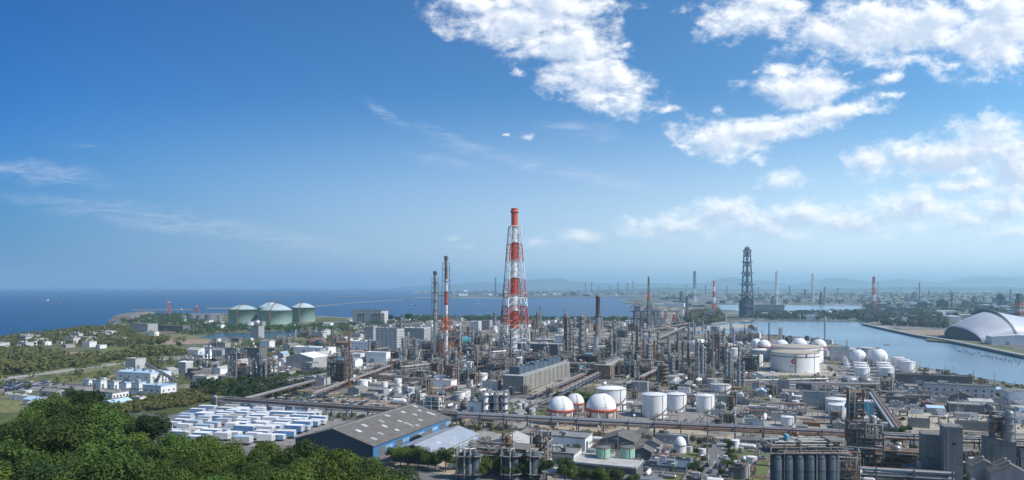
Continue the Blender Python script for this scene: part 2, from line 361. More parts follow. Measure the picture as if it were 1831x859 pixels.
for a, b in zip([(1542, 579.5), (1575, 587), (1640, 601), (1700, 611), (1760, 623), (1831, 638)], [(1575, 587), (1640, 601), (1700, 611), (1760, 623), (1831, 638), (2000, 660)]):
    p, q = P(*a), P(*b); d = (q - p).normalized(); nn = Vector((-d.y, d.x, 0)) * 4
    mb.add([p - nn, q - nn, q + nn, p + nn] + [v + Vector((0, 0, 2.2)) for v in (p - nn, q - nn, q + nn, p + nn)], [(4, 5, 6, 7), (0, 1, 5, 4), (2, 3, 7, 6), (1, 2, 6, 5), (3, 0, 4, 7)])
tag(mb.build('quay_wall', MATS['quay']), 'long grey quay wall edging the channel below the arched hall', 'quay wall', kind='thing')
# country on the left: fields, woods floor, clearings
G = lambda n_, pts, z, m, l: sheet(n_, pts, z, MATS[m], l)
G('field', [(-500, 660), (-100, 620), (0, 604), (110, 593), (200, 582), (216, 576), (400, 562), (620, 569), (640, 600), (560, 612), (470, 640), (380, 660), (360, 690), (560, 700), (540, 735), (380, 720), (250, 760), (60, 800), (-200, 900), (-900, 900)], .03, 'country_ground', 'patchwork of fields and scrub by the sea')
G('grass_field', [(170, 602), (330, 598), (390, 604), (375, 608), (250, 607)], .06, 'dry_grass', 'pale mown field near the seaside woods')
G('earth_field', [(270, 606), (385, 608), (372, 615), (300, 616), (260, 612)], .09, 'bare_earth', 'brown ploughed field')
G('earth_field', [(85, 633), (130, 629), (180, 631), (172, 636), (120, 640), (100, 638)], .09, 'bare_earth', 'reddish bare clearing among the trees')
G('grass_field', [(180, 622), (330, 621), (430, 622), (350, 631), (240, 640), (180, 632)], .07, 'grass', 'green meadow in front of the brown field')
G('grass_field', [(40, 663), (130, 657), (215, 645), (230, 652), (150, 668), (60, 672)], .06, 'dry_grass', 'dry meadow beside the coast road')
G('grass_field', [(0, 717), (35, 712), (75, 728), (60, 738), (0, 738)], .06, 'dry_grass', 'rough meadow at the foot of the wooded hill')
G('grass_field', [(410, 690), (500, 676), (520, 680), (450, 694)], .08, 'grass', 'lawn beside the flat white sheds')
G('grass_field', [(480, 598), (545, 594), (610, 590), (600, 597), (500, 606)], .08, 'dry_grass', 'pale grass beyond the pond')
G('earth_field', [(365, 678), (440, 676), (470, 683), (400, 689), (370, 690)], .07, 'pale_concrete', 'pale open yard')
G('pond', [(352, 604), (385, 597), (450, 594.5), (575, 589), (615, 588.5), (560, 597), (520, 603), (450, 606), (390, 607)], .10, 'pond_water', 'dark blue pond in front of the pale green tanks')
G('settling_basin', [(655, 694), (742, 692.5), (735, 710), (690, 712), (663, 708)], .08, 'pond_water', 'dark settling basin beside the reed bank')
G('settling_basin', [(785, 708), (822, 707.5), (818, 715), (788, 716)], .08, 'pond_water', 'small dark basin behind the silver vessels')
G('grass_field', [(745, 700), (900, 703), (900, 707), (745, 704)], .08, 'grass', 'thin strip of green bank')
G('road', [(0, 676), (60, 668), (150, 657), (250, 644), (330, 640), (330, 642), (250, 647), (150, 661), (62, 672), (0, 681)], .12, 'pale_concrete', 'curving coast road')
G('road', [(270, 752), (385, 722), (400, 726), (300, 757)], .12, 'asphalt', 'dark access road by the white trailers')
G('yard', [(265, 757), (360, 728), (600, 736), (700, 742), (660, 756), (560, 795), (420, 800), (300, 790)], .10, 'grey_yard', 'grey trailer yard')
G('yard', [(430, 716), (640, 712), (760, 724), (740, 740), (560, 732), (430, 724)], .10, 'bare_earth', 'dusty car yard')
# right and centre
G('grass_field', [(1000, 700), (1060, 690), (1130, 694), (1135, 706), (1060, 715), (990, 720)], .06, 'grass', 'weedy strip round the ball tanks')
G('tank_yard', [(1050, 738), (1110, 716), (1290, 718), (1312, 730), (1270, 756), (1050, 752)], .06, 'grey_yard', 'concrete yard under the white tanks')
G('tank_yard', [(1370, 655), (1480, 650), (1500, 672), (1380, 680), (1320, 676)], .06, 'sand', 'sandy yard round the large white tank')
G('grass_field', [(1320, 671), (1490, 672), (1492, 680), (1330, 682)], .09, 'grass', 'lawn in front of the large white tank')
G('yard', [(1290, 708), (1440, 705), (1452, 730), (1300, 734)], .06, 'grey_yard', 'open grey parking yard')
G('grass_field', [(1305, 719), (1350, 718), (1362, 708), (1385, 708), (1375, 722), (1310, 724)], .09, 'dry_grass', 'short lawn in the open yard')
G('yard', [(1600, 738), (1800, 742), (1831, 760), (1831, 775), (1620, 768)], .06, 'sand', 'bare sandy building plot')
G('road', [(1640, 690), (1660, 690), (1680, 735), (1640, 733), (1612, 700)], .09, 'asphalt', 'wide asphalt road by the dark office')
G('yard', [(1560, 700), (1610, 698), (1640, 735), (1590, 740)], .06, 'grey_yard', 'grey yard beside the sloping conveyor')
G('road', [(1278, 790), (1308, 790), (1296, 815), (1283, 859), (1240, 859), (1262, 815)], .10, 'asphalt', 'wide asphalt road running towards the pipeway')
G('road', [(1300, 734), (1326, 734), (1330, 768), (1296, 768)], .10, 'asphalt', 'asphalt road behind the pipeway')
G('road', [(820, 782), (1600, 790), (1620, 794), (820, 786)], .10, 'asphalt', 'long road under the pipeway')
G('road', [(700, 838), (830, 852), (1000, 866), (700, 866)], .10, 'asphalt', 'road along the foot of the wooded hill')
G('grass_field', [(1315, 793), (1378, 793), (1372, 859), (1300, 859)], .07, 'grass', 'bright lawn beside the asphalt road')
G('grass_field', [(1240, 793), (1272, 793), (1240, 859), (1185, 859)], .07, 'grass', 'weedy verge beside the twin track')
G('grass_field', [(1590, 800), (1640, 800), (1650, 835), (1600, 830)], .07, 'grass', 'green plot between the grey towers')
G('grass_field', [(1716, 805), (1765, 805), (1760, 859), (1716, 859)], .07, 'grass', 'lawn between the tall grey towers')
G('grass_field', [(1655, 608), (1700, 612), (1760, 624), (1831, 638), (1831, 628), (1740, 612), (1660, 603)], .09, 'grass', 'green bank before the arched hall')
G('earth_field', [(1600, 590), (1685, 590), (1695, 600), (1640, 599)], .09, 'bare_earth', 'brown earth plot beside the arched hall')
G('yard', [(1480, 655), (1640, 650), (1660, 680), (1480, 700)], .05, 'grey_yard', 'yard round the small white tanks')
G('car_park_ground', [(0, 686), (90, 683), (110, 695), (60, 700), (0, 700)], .08, 'grey_yard', 'crowded parking ground')

for i in range(5):
    y0 = 800 + i * 12; G('road_marking', [(1293 - i * 7.3, y0), (1294.2 - i * 7.3, y0), (1291.2 - i * 7.3, y0 + 5), (1290 - i * 7.3, y0 + 5)], .13, 'line_paint', 'white dash on the asphalt road')
G('road_marking', [(1272, 793.5), (1305, 793.5), (1305, 794.3), (1272, 794.3)], .13, 'line_paint', 'white stop line across the asphalt road')
G('road_marking', [(1645, 694), (1647, 694), (1662, 733), (1659, 733)], .13, 'line_paint', 'long white line on the wide road by the dark office')
for i in range(9): G('road_marking', [(1302 + i * 14, 726), (1303 + i * 14, 726), (1301.5 + i * 14, 731), (1300 + i * 14, 731)], .10, 'line_paint', 'white parking line in the open yard')
# ---------------------------------------------------------------- distant hills (real ridges, kilometres away)
def ridge(name, label, D, depth, prof, m, seed, step=6, rough=1.0):
    rr = random.Random(seed); ph = [rr.random() * 6 for _ in range(6)]; mb = MB()
    x0, x1 = prof[0][0], prof[-1][0]; cols = int((x1 - x0) / step) + 1; rows = 9; vs = []
    for j in range(rows):
        for i in range(cols):
            px = x0 + i * step
            for (a, ya), (b, yb) in zip(prof, prof[1:]):
                if a <= px <= b: t = (px - a) / (b - a); t = t * t * (3 - 2 * t); y = ya + (yb - ya) * t; break
            u = j / (rows - 1); k = max(0, sin(pi * u)) ** .8
            y -= rough * (sin(px * .11 + ph[0] + j) * .5 + sin(px * .043 + ph[1] + j * .6) * .9 + sin(px * .27 + ph[2] + 2 * j) * .3)
            top = CH - (y - Y0) * D / F
            dd = D + depth * (u - .5)
            vs.append(((px - 915.5) / F * D * (1 + .0 * u), dd, max(-3, top * k) if k > 0 else -3))
    fs = [(j * cols + i, j * cols + i + 1, (j + 1) * cols + i + 1, (j + 1) * cols + i) for j in range(rows - 1) for i in range(cols - 1)]
    mb.add(vs, fs, 0, True); o = mb.build(name, m); o['kind'] = 'structure'; o['label'] = label
ridge('mountain_ridge', 'palest farthest mountain ridge above the plain', 27000, 5000, [(1560, 511), (1680, 506), (1760, 495), (1790, 497), (1831, 494), (1960, 490), (2300, 512)], MATS['hill_green'], 1, 10)
ridge('mountain_ridge', 'pale mountain ridge behind the lattice tower', 23500, 4500, [(720, 514), (800, 508), (860, 505), (905, 508), (950, 500), (985, 498), (1040, 505), (1120, 507), (1200, 508), (1265, 505), (1310, 497), (1350, 502), (1420, 508), (1450, 505), (1490, 497), (1530, 501), (1570, 506), (1610, 500), (1680, 507), (1760, 500), (1800, 497), (1880, 500), (2200, 508), (2500, 514)], MATS['hill_green'], 2, 8)
ridge('wooded_hill', 'low wooded ridge beyond the plain', 12500, 1600, [(1020, 520), (1100, 517), (1190, 514.5), (1280, 517), (1420, 517), (1540, 516), (1590, 513.5), (1700, 513.8), (1790, 514), (1831, 514.5), (2100, 513), (2400, 517)], MATS['hill_green'], 3, 4, .25)

# ---------------------------------------------------------------- the wooded hill that the photo is taken from
OUT = [(-400, 740), (0, 742), (40, 728), (85, 706), (120, 698), (170, 706), (215, 728), (262, 743), (320, 766), (380, 786), (430, 796), (500, 788), (545, 795), (600, 805), (640, 819), (690, 842), (740, 874), (800, 900), (900, 940), (1100, 960), (2000, 1000)]
def outl(px):
    if px <= OUT[0][0]: return OUT[0][1]
    for (a, ya), (b, yb) in zip(OUT, OUT[1:]):
        if px <= b: return ya + (yb - ya) * (px - a) / (b - a)
    return OUT[-1][1]
def crest(px): return 235 - 75 * min(1, max(0, px / 850))
TH = 12.3
def hillz(x, y):
    d = max(y, 1); px = 915.5 + F * x / d if y > 20 else 915.5 + F * x / 20
    px = max(-400, min(1300, px)); o = outl(px) ; dc = crest(px); zc = CH - (o - Y0) * dc / F - TH
    if d > dc:
        t = min(1, (d - dc) / 75.0); z = zc * (1 - t * t * (3 - 2 * t))
    else:
        n_ = min(d, 110); zn = CH - (885 - Y0) * n_ / F - TH; t = max(0, min(1, (d - 110) / (dc - 110)))
        z = (zn * (1 - t) + zc * t) if d > 110 else CH - 12 - (CH - 12 - zn) * max(0, d) / 110
    w = min(1, max(0, (px - 900) / 400)); z = z * (1 - w)
    if d <= 110: z = min(z, CH - .30 * d - 9) if d > 4 else CH - 12
    return max(-.5, z + .8 * sin(x * .13) * cos(y * .11)) if z > 1 else z - .5
mb = MB(); nx, ny = 90, 60; vs = []
for j in range(ny):
    for i in range(nx): x = -360 + 460 * i / (nx - 1); y = -60 + 400 * j / (ny - 1); vs.append((x, y, hillz(x, y)))
mb.add(vs, [(j * nx + i, j * nx + i + 1, (j + 1) * nx + i + 1, (j + 1) * nx + i) for j in range(ny - 1) for i in range(nx - 1)], 0, True)
struct('hill', mb, MATS['hill_soil'], 'steep wooded hillside below the viewpoint')
# ---------------------------------------------------------------- air
hz = bpy.data.materials.new('air'); hz.use_nodes = True; t = hz.node_tree; t.nodes.remove(t.nodes['Principled BSDF'])
pv = t.nodes.new('ShaderNodeVolumePrincipled'); pv.inputs['Color'].default_value = HAZE_COL
pv.inputs['Density'].default_value = HAZE_D; pv.inputs['Anisotropy'].default_value = .22
t.links.new(pv.outputs[0], t.nodes['Material Output'].inputs['Volume'])
MB().box(0, 0, -6, 90000, 90000, 520).build('haze', hz)['kind'] = 'stuff'
# ---------------------------------------------------------------- paints and metals
mat('white_paint', (.76, .77, .78), .55, sc=.15, var=.08, seam=2.4, stain=(.40, .36, .31), st=.30, streak=False)
mat('white_wall', (.70, .71, .72), .8, sc=.12, var=.12, stain=(.42, .41, .39), st=.34)
mat('pale_wall', (.45, .46, .47), .8, sc=.15, var=.15, streak=True)
mat('grey_wall', (.32, .325, .33), .85, sc=.15, var=.18, streak=True)
mat('dark_wall', (.13, .135, .14), .85, sc=.2, var=.25, streak=True)
mat('concrete', (.25, .24, .22), .9, sc=.12, var=.22, streak=True)
mat('panel_concrete', (.19, .205, .215), .85, sc=.12, var=.22, streak=True, pan=(6.0, 4.6))
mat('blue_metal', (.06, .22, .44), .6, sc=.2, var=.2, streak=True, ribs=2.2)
mat('navy_and_shaded_blue', (.012, .045, .09), .6, sc=.2, var=.25, streak=True, ribs=2.2)  # darker copy of the blue cladding; paints the shade of the warehouse gable
mat('blue_white', (.22, .36, .55), .5, sc=.3, var=.2, stain=(.45, .5, .55), st=.4)
mat('tarp_blue', (.16, .32, .55), .6, sc=.3, var=.25)
mat('roof_dark', (.135, .127, .12), .9, sc=.25, var=.3, stain=(.13, .11, .09), st=.42, ribs=1.2)
mat('roof_grey', (.22, .22, .215), .85, sc=.2, var=.2, stain=(.33, .31, .28), st=.4, ribs=1.0)
mat('roof_metal', (.42, .46, .52), .45, sc=.12, var=.2, stain=(.27, .24, .22), st=.36, ribs=1.4, metal=.3)
mat('roof_pale', (.42, .42, .40), .8, sc=.2, var=.15, stain=(.28, .27, .25), st=.42)
mat('roof_blue', (.38, .52, .66), .6, sc=.2, var=.15, rnd=.15)
mat('roof_brown', (.19, .12, .085), .85, sc=.2, var=.25)
mat('steel', (.27, .265, .255), .6, sc=.4, var=.3, stain=(.14, .075, .045), st=.42, metal=.3)
mat('dark_steel', (.095, .092, .09), .7, sc=.4, var=.35, stain=(.11, .06, .04), st=.42)
mat('blue_steel', (.07, .10, .14), .6, sc=.4, var=.3)
mat('rust', (.24, .12, .07), .85, sc=.5, var=.4, stain=(.08, .055, .045), st=.45)
mat('brown_steel', (.17, .115, .08), .8, sc=.5, var=.4)
mat('cladding', (.47, .48, .49), .35, metal=.6, sc=.3, var=.2, stain=(.25, .24, .22), st=.36)
mat('grey_cladding', (.25, .265, .28), .45, metal=.4, sc=.3, var=.25, streak=True)
mat('insulation', (.36, .37, .37), .5, metal=.3, sc=.5, var=.3, stain=(.2, .17, .14), st=.4)
mat('red_paint', (.50, .075, .028), .6, sc=.3, var=.12, stain=(.3, .06, .03), st=.36)
mat('orange_paint', (.50, .13, .035), .6, sc=.3, var=.2)
mat('red_band', (.42, .07, .04), .6, sc=.3, var=.15)
mat('tower_white', (.68, .69, .70), .6, sc=.2, var=.1, streak=False, stain=(.5, .45, .4), st=.34)
mat('pale_green', (.25, .36, .32), .6, sc=.04, var=.12, streak=True)
mat('mint', (.28, .50, .40), .6, sc=.3, var=.15, streak=True)
mat('green_roof', (.40, .49, .52), .6, sc=.04, var=.1)
mat('teal_paint', (.10, .32, .42), .6, sc=.2, var=.15, streak=True)
mat('silo_blue', (.03, .055, .08), .6, sc=.15, var=.25, streak=True, stain=(.10, .07, .05), st=.36)
mat('hall_metal', (.58, .60, .64), .4, metal=.1, sc=.05, var=.1, ribs=.25)
mat('glass', (.02, .03, .04), .15, var=.3, spec=.6)
mat('yellow_paint', (.55, .42, .06), .6, var=.2)
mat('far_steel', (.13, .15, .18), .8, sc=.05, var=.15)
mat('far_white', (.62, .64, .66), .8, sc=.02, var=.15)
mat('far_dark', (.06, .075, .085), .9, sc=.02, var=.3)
mat('tyre', (.02, .02, .02), .9)
mat('bark', (.09, .065, .045), .95)
mat('brown_clad', (.22, .165, .11), .8, sc=.25, var=.3, streak=True, ribs=.8)
mat('logo_red', (.55, .04, .05), .6, rnd=0, var=.03)
MM = MATS
def leafmat(name, a, b, rnd=.25):
    m = bpy.data.materials.new(name); m.use_nodes = True; t = NT(m.node_tree); bs = m.node_tree.nodes['Principled BSDF']
    pos = t.n.new('ShaderNodeNewGeometry').outputs['Position']
    oi = t.n.new('ShaderNodeObjectInfo').outputs['Random']
    c = t.mix(t.ramp(t.noise(pos, .55, 5, .8), .3, .7), a, b)
    c2 = t.vm('SCALE', c); t.put(c2.node.inputs['Scale'], t.ramp(oi, 0, 1, 1 - rnd, 1 + rnd, smooth=False))
    c2 = t.mix(t.m('MULTIPLY', t.ramp(t.m('FRACT', t.m('MULTIPLY', oi, 7.3)), .5, 1), .4), c2, (b[0] * 1.4, b[1] * 1.05, b[2] * .6))
    t.put(bs.inputs['Base Color'], c2); bs.inputs['Roughness'].default_value = .7; bs.inputs['Specular IOR Level'].default_value = .25
    tr = t.n.new('ShaderNodeBsdfTranslucent'); t.put(tr.inputs['Color'], c2)
    mx = t.n.new('ShaderNodeMixShader'); mx.inputs[0].default_value = .25
    t.l.new(bs.outputs[0], mx.inputs[1]); t.l.new(tr.outputs[0], mx.inputs[2]); t.l.new(mx.outputs[0], t.n['Material Output'].inputs[0])
    MATS[name] = m
leafmat('leaves', (.019, .052, .010), (.105, .175, .032), .42); leafmat('dark_leaves', (.013, .036, .010), (.055, .095, .024), .35); leafmat('scrub_leaves', (.05, .07, .022), (.12, .13, .045))

leafmat('far_leaves', (.045, .07, .045), (.085, .11, .06))  # distance haze put into the leaf colour: paler and less green
# ---------------------------------------------------------------- builders. Every builder returns the thing's root at the origin, base z = 0
def tank(name, r, h, m='white_paint', roof='white_paint', cone=.06, n=40, stair=True, rust=False, band=False, bund=0):
    t = empty(name)
    MB().lathe(0, 0, [(r, 0), (r, h)], n).build('shell', MM[m], t)
    MB().lathe(0, 0, [(r, h), (r * .96, h + .02 * r), (.01, h + cone * r * 2)], n).build('roof', MM[roof], t)
    rim_ = MB().ring(0, 0, h - .25, r, r + .22, .35, n).build('rim', MM['rust' if rust else m], t)
    k = max(8, int(r * 2.2)); rl = MB()
    for i in range(k):
        a, b = 2 * pi * i / k, 2 * pi * (i + 1) / k
        p = Vector((cos(a) * r, sin(a) * r, h)); q = Vector((cos(b) * r, sin(b) * r, h))
        rl.tube(p, p + Vector((0, 0, 1.1)), .05, 3).tube(p + Vector((0, 0, 1.1)), q + Vector((0, 0, 1.1)), .05, 3)
    rl.build('railing', MM['steel'], rim_)
    if stair:
        st = MB(); n2 = int(h * 1.4) + 4; a0 = -pi * .62
        for i in range(n2):
            a = a0 + i * 1.15 / r * 1.0; z = h * i / n2
            x, y = cos(a) * (r + .55), sin(a) * (r + .55)
            st.box(x, y, z, 1.1, 1.1, .14, a)
            st.tube((cos(a) * (r + 1.05), sin(a) * (r + 1.05), z), (cos(a) * (r + 1.05), sin(a) * (r + 1.05), z + 1.0), .05, 3)
        st.build('stair', MM['rust' if rust else 'steel'], t)
    if band:
        MB().ring(0, 0, h * .80, r + .02, r + .16, h * .045, n).build('wind_girder', MM['brown_steel'], t)
    p = MB(); p.path([(r * .5, -r - .5, 0), (r * .5, -r * .88, 0), (r * .5, -r * .88, h + .3)], .16, 5); p.build('riser_pipe', MM['brown_steel'], t)
    return t
def ball_tank(name, r, legs=10, band='red_band', lift=1.15, stair=True):
    t = empty(name); z = r * lift
    MB().ball(0, 0, z, r, n=32, m=20).build('shell', MM['white_paint'], t)
    if band: MB().lathe(0, 0, [(r * 1.005, z - .16 * r), (r * 1.06, z - .16 * r), (r * 1.06, z + .02 * r), (r * 1.0, z + .02 * r)], 32).build('band', MM[band], t)
    for i in range(legs):
        a = 2 * pi * i / legs; x, y = cos(a) * r * 1.0, sin(a) * r * 1.0
        MB().tube((x, y, 0), (x, y, z - .1 * r), r * .06, 8).build('leg', MM['white_paint' if i % 2 else (band or 'white_paint')], t)
    s = MB(); k = 14
    for i in range(k):
        a = radians(-75 + 150 * i / k * .93) ; rr = r * 1.06; ph = -pi / 2 + .25
        x, y, zz = cos(ph) * rr * cos(a), sin(ph) * rr * cos(a), z + rr * sin(a)
        s.box(x, y, zz, .6, .7, .12, 0)
        s.tube((x, y, zz), (x * 1.04, y * 1.04, zz + 1.0), .04, 3)
    s.path([(cos(-pi / 2 + .1) * r * 1.2, sin(-pi / 2 + .1) * r * 1.2, 0), (cos(-pi / 2 + .1) * r * 1.2, sin(-pi / 2 + .1) * r * 1.2, z), (0, 0, z + r * 1.08)], .12, 4)
    s.build('stair', MM['insulation' if band else 'steel'], t)
    MB().box(0, 0, z + r * .99, r * .35, r * .3, r * .12).build('top_platform', MM['brown_steel'], t)
    MB().box(0, 0, 0, r * 2.3, r * 2.3, .12).build('footing', MM['concrete'], t)
    return t
def column(name, r, h, m='grey_cladding', rings=4, cap='dome', pipe=True, m2='steel', arm=False):
    t = empty(name)
    b = MB().lathe(0, 0, [(r * 1.15, 0), (r * 1.15, h * .06), (r, h * .08), (r, h * .55), (r * .94, h * .56), (r * .94, h)], 16)
    b.ball(0, 0, h, r * .94, r * .6, n=16, m=5, a0=0); b.build('shell', MM[m], t)
    pl = MB(); ld = MB()
    for i in range(rings):
        z = h * (.25 + .72 * i / max(1, rings - 1)); pl = MB()
        pl.ring(0, 0, z, r, r + 1.5, .2, 12); k = 8
        for j in range(k):
            a = 2 * pi * j / k; x, y = cos(a) * (r + 1.45), sin(a) * (r + 1.45)
            pl.tube((x, y, z), (x, y, z + 1.2), .06, 3)
        pl.lathe(0, 0, [(r + 1.42, z + 1.15), (r + 1.5, z + 1.2)], 12); pl.build('platform', MM[m2], t)
    ld.box(r + .5, 0, h * .05, .6, .5, h * .93); ld.build('ladder', MM[m2], t)
    if pipe:
        p = MB().path([(0, 0, h + r * .5), (0, 0, h + r * 1.3), (-r - .7, .2, h + r * 1.3), (-r - .7, .2, h * .1)], .26 + r * .08, 6)
        p.build('overhead_pipe', MM['insulation'], t)
    if arm:
        MB().box(r + 1.5, 0, h * .98, 4, .5, .5).tube((r + 3.2, 0, h * .98), (r + 3.2, 0, h * .98 - 1.5), .1, 4).build('davit', MM['orange_paint'], t)
    return t
def lattice(mb, h, w0, w1, n=8, r=.35, cx=0, cy=0, z0=0, rot=0, br=None, z_from=0, z_to=None, sub=False, curve=0):
    """four-legged braced frame; only the part between z_from and z_to"""
    z_to = h if z_to is None else z_to; br = br or r * .5
    def cor(z, k):
        u = z / h; w = (w0 + (w1 - w0) * (u if not curve else 1 - (1 - u) ** curve)) / 2; a = rot + pi / 4 + k * pi / 2
        return Vector((cx + cos(a) * w * 1.414, cy + sin(a) * w * 1.414, z0 + z))
    for i in range(n):
        a, b = h * i / n, h * (i + 1) / n
        if (a + b) / 2 < z_from or (a + b) / 2 > z_to: continue
        for k in range(4):
            mb.tube(cor(a, k), cor(b, k), r, 5)
            p, q, p2, q2 = cor(a, k), cor(a, (k + 1) % 4), cor(b, k), cor(b, (k + 1) % 4)
            mb.tube(p2, q2, br, 4); mb.tube(p, q, br, 4)
            if sub:
                m_ = (p2 + q2) / 2; mb.tube(p, m_, br, 4); mb.tube(q, m_, br, 4)
                if sub == 2:
                    mb.tube((p + m_) / 2, (p + p2) / 2, br * .8, 3); mb.tube((q + m_) / 2, (q + q2) / 2, br * .8, 3)
            else: mb.tube(p, q2, br, 4); mb.tube(q, p2, br, 4)
    return mb
def shed(name, w, d, h, rise=2, wall='white_wall', roof='roof_grey', vents=3, door=True, along='y', win=0, flat=False, par=.6, units=2, seed=0):
    """a building; local +x and -y sides carry the windows"""
    t = empty(name); rr = random.Random(seed + int(w * 10))
    if flat:
        MB().box(0, 0, 0, w, d, h).build('wall', MM[wall], t)
        MB().box(0, 0, h, w + .3, d + .3, .25).box(0, -d / 2, h + .25, w + .3, .3, par).box(0, d / 2, h + .25, w + .3, .3, par).box(w / 2, 0, h + .25, .3, d - .3, par).box(-w / 2, 0, h + .25, .3, d - .3, par).build('roof', MM[roof], t); rf = KIDS[t.name][-1]
        for i in range(units):
            uw = rr.uniform(1.5, 4); ux, uy = rr.uniform(-w * .35, w * .35), rr.uniform(-d * .35, d * .35)
            MB().box(ux, uy, h + .25, uw, uw * .8, rr.uniform(1, 2.4)).box(ux, uy, h + .2, uw * .3, uw * 1.3, .5).build('roof_unit', MM[rr.choice(['pale_wall', 'insulation', 'dark_wall'])], rf)
    else:
        MB().gwall(w, d, h, rise, along=along).build('wall', MM[wall], t)
        rf = MB().gable(w, d, h, rise, along=along).build('roof', MM[roof], t)
        L = d if along == 'y' else w
        for i in range(vents):
            p = (i + .5) / vents * L * .9 - L * .45
            x, y = (0, p) if along == 'y' else (p, 0)
            MB().cyl(x, y, h + rise - .2, h + rise + .9, .5, 8).cyl(x, y, h + rise + .9, h + rise + 1.3, .8, 8, .2).build('roof_vent', MM['steel'], rf)
    if door:
        MB().box(w / 2 + .05, -d * .25, 0, .1, min(5, d * .25), min(4.5, h * .7)).build('door', MM['dark_wall'], t)
        MB().box(-w * .2, -d / 2 - .05, 0, min(5, w * .25), .1, min(4.5, h * .7)).build('door', MM['grey_wall'], t)
    if win:
        for f in range(max(1, int(h / 3.6))):
            for i in range(win):
                y = -d / 2 + d * (i + .5) / win; x = -w / 2 + w * (i + .5) / win
                if f > 0 or abs(y + d * .25) > 3: MB().box(w / 2 + .04, y, 1.4 + f * 3.4, .12, 1.3, 1.3).build('window', MM['glass'], t)
                if f > 0 or abs(x + w * .2) > 3: MB().box(x, -d / 2 - .04, 1.4 + f * 3.4, 1.3, .12, 1.3).build('window', MM['glass'], t)
    return t
def pipework(mb, rr, w, d, h, k, r0=.12, r1=.45):
    """orthogonal pipe runs inside a box"""
    for _ in range(k):
        p = Vector((rr.uniform(-w, w) / 2, rr.uniform(-d, d) / 2, rr.uniform(0, h))); pts = [p.copy()]
        ax = rr.randrange(3)
        for _s in range(rr.choice((2, 3, 3, 4))):
            ax = (ax + rr.choice((1, 2))) % 3; q = pts[-1].copy(); lim = (w / 2, d / 2, h)[ax]
            q[ax] = rr.uniform(-lim, lim) if ax < 2 else rr.uniform(.3, lim); pts.append(q)
        mb.path(pts, rr.uniform(r0, r1), 5)
    return mb
def proc_unit(name, w, d, h, seed, cols=5, floors=4, m='steel', dense=26, vess=4, tall=0):
    """open steel frame full of vessels and piping with columns beside it"""
    rr = random.Random(seed); t = empty(name); bx = max(2, int(w / 6)); by = max(2, int(d / 6)); fr = MB()
    fl = [h * (i + 1) / floors for i in range(floors)]
    # the frame steps down along x
    hx = [h * rr.choice((1, 1, .8, .6)) for _ in range(bx + 1)]
    for i in range(bx + 1):
        for j in range(by + 1):
            fr.box(-w / 2 + w * i / bx, -d / 2 + d * j / by, 0, .45, .45, max(hx[i], fl[0]))
    for z in fl:
        for i in range(bx + 1):
            if z <= max(hx[i], fl[0]) + .1: fr.box(-w / 2 + w * i / bx, 0, z - .4, .35, d, .45)
        for j in range(by + 1):
            for i in range(bx):
                if z <= min(hx[i], hx[i + 1]) + .1: fr.box(-w / 2 + w * (i + .5) / bx, -d / 2 + d * j / by, z - .35, w / bx, .3, .4)
    for i in range(bx):
        for z0, z1 in zip([0] + fl, fl):
            if rr.random() < .5 and z1 <= min(hx[i], hx[i + 1]) + .1:
                x0, x1 = -w / 2 + w * i / bx, -w / 2 + w * (i + 1) / bx
                fr.tube((x0, -d / 2, z0), (x1, -d / 2, z1), .14, 3)
    fr.build('frame', MM[m], t)
    for z in fl:
        dk = MB()
        for i in range(bx):
            if z <= min(hx[i], hx[i + 1]) + .1 and rr.random() < .8:
                x0 = -w / 2 + w * (i + .5) / bx; dk.box(x0, 0, z + .06, w / bx, d, .1)
                for sy in (-1, 1): dk.box(x0, sy * d / 2, z + 1.1, w / bx, .07, .07)
        if dk.v: dk.build('deck', MM['brown_steel' if rr.random() < .4 else 'steel'], t)
    for i in range(vess):
        z = rr.choice([0] + fl[:-1]) + .2; x, y = rr.uniform(-w * .38, w * .38), rr.uniform(-d * .35, d * .35); r = rr.uniform(.9, 1.7); L = rr.uniform(3, 6)
        v = MB()
        if rr.random() < .5: v.tube((x - L / 2, y, z + r), (x + L / 2, y, z + r), r, 12).ball(x - L / 2, y, z + r, r, n=10, m=6).ball(x + L / 2, y, z + r, r, n=10, m=6)
        else: v.cyl(x, y, z, z + L, r, 12).ball(x, y, z + L, r, r * .6, n=12, m=4, a0=0)
        v.build('vessel', MM[rr.choice(['cladding', 'insulation', 'white_paint', 'grey_cladding', 'rust', 'teal_paint'])], t)
    for mm_, f_ in (('insulation', .55), ('rust', .2), ('steel', .25)):
        pipework(MB(), rr, w * 1.1, d * 1.1, h * 1.02, int(dense * f_) + 2).build('pipework', MM[mm_], t)
    for i in range(cols):
        r = rr.uniform(.7, 1.8); hh = rr.uniform(.9, 1.5 + tall) * h; x = -w / 2 + w * (i + .5) / cols; y = rr.choice((-1, 1)) * (d / 2 + r + 1.2)
        c = MB().cyl(x, y, 0, hh, r, 12).ball(x, y, hh, r, r * .6, n=12, m=4, a0=0)
        for z in (.35, .6, .85): c.ring(x, y, hh * z, r, r + 1.1, .25, 10)
        c.path([(x + r + .5, y, 1), (x + r + .5, y, hh + r * 1.2), (x, y, hh + r * 1.2), (x, y, hh)], .2, 5)
        c.build('column', MM[rr.choice(['grey_cladding', 'cladding', 'insulation', 'steel', 'brown_steel'])], t)
    MB().box(0, 0, 0, w * 1.15, d * 1.2, .15).build('footing', MM['grey_yard'], t)
    return t
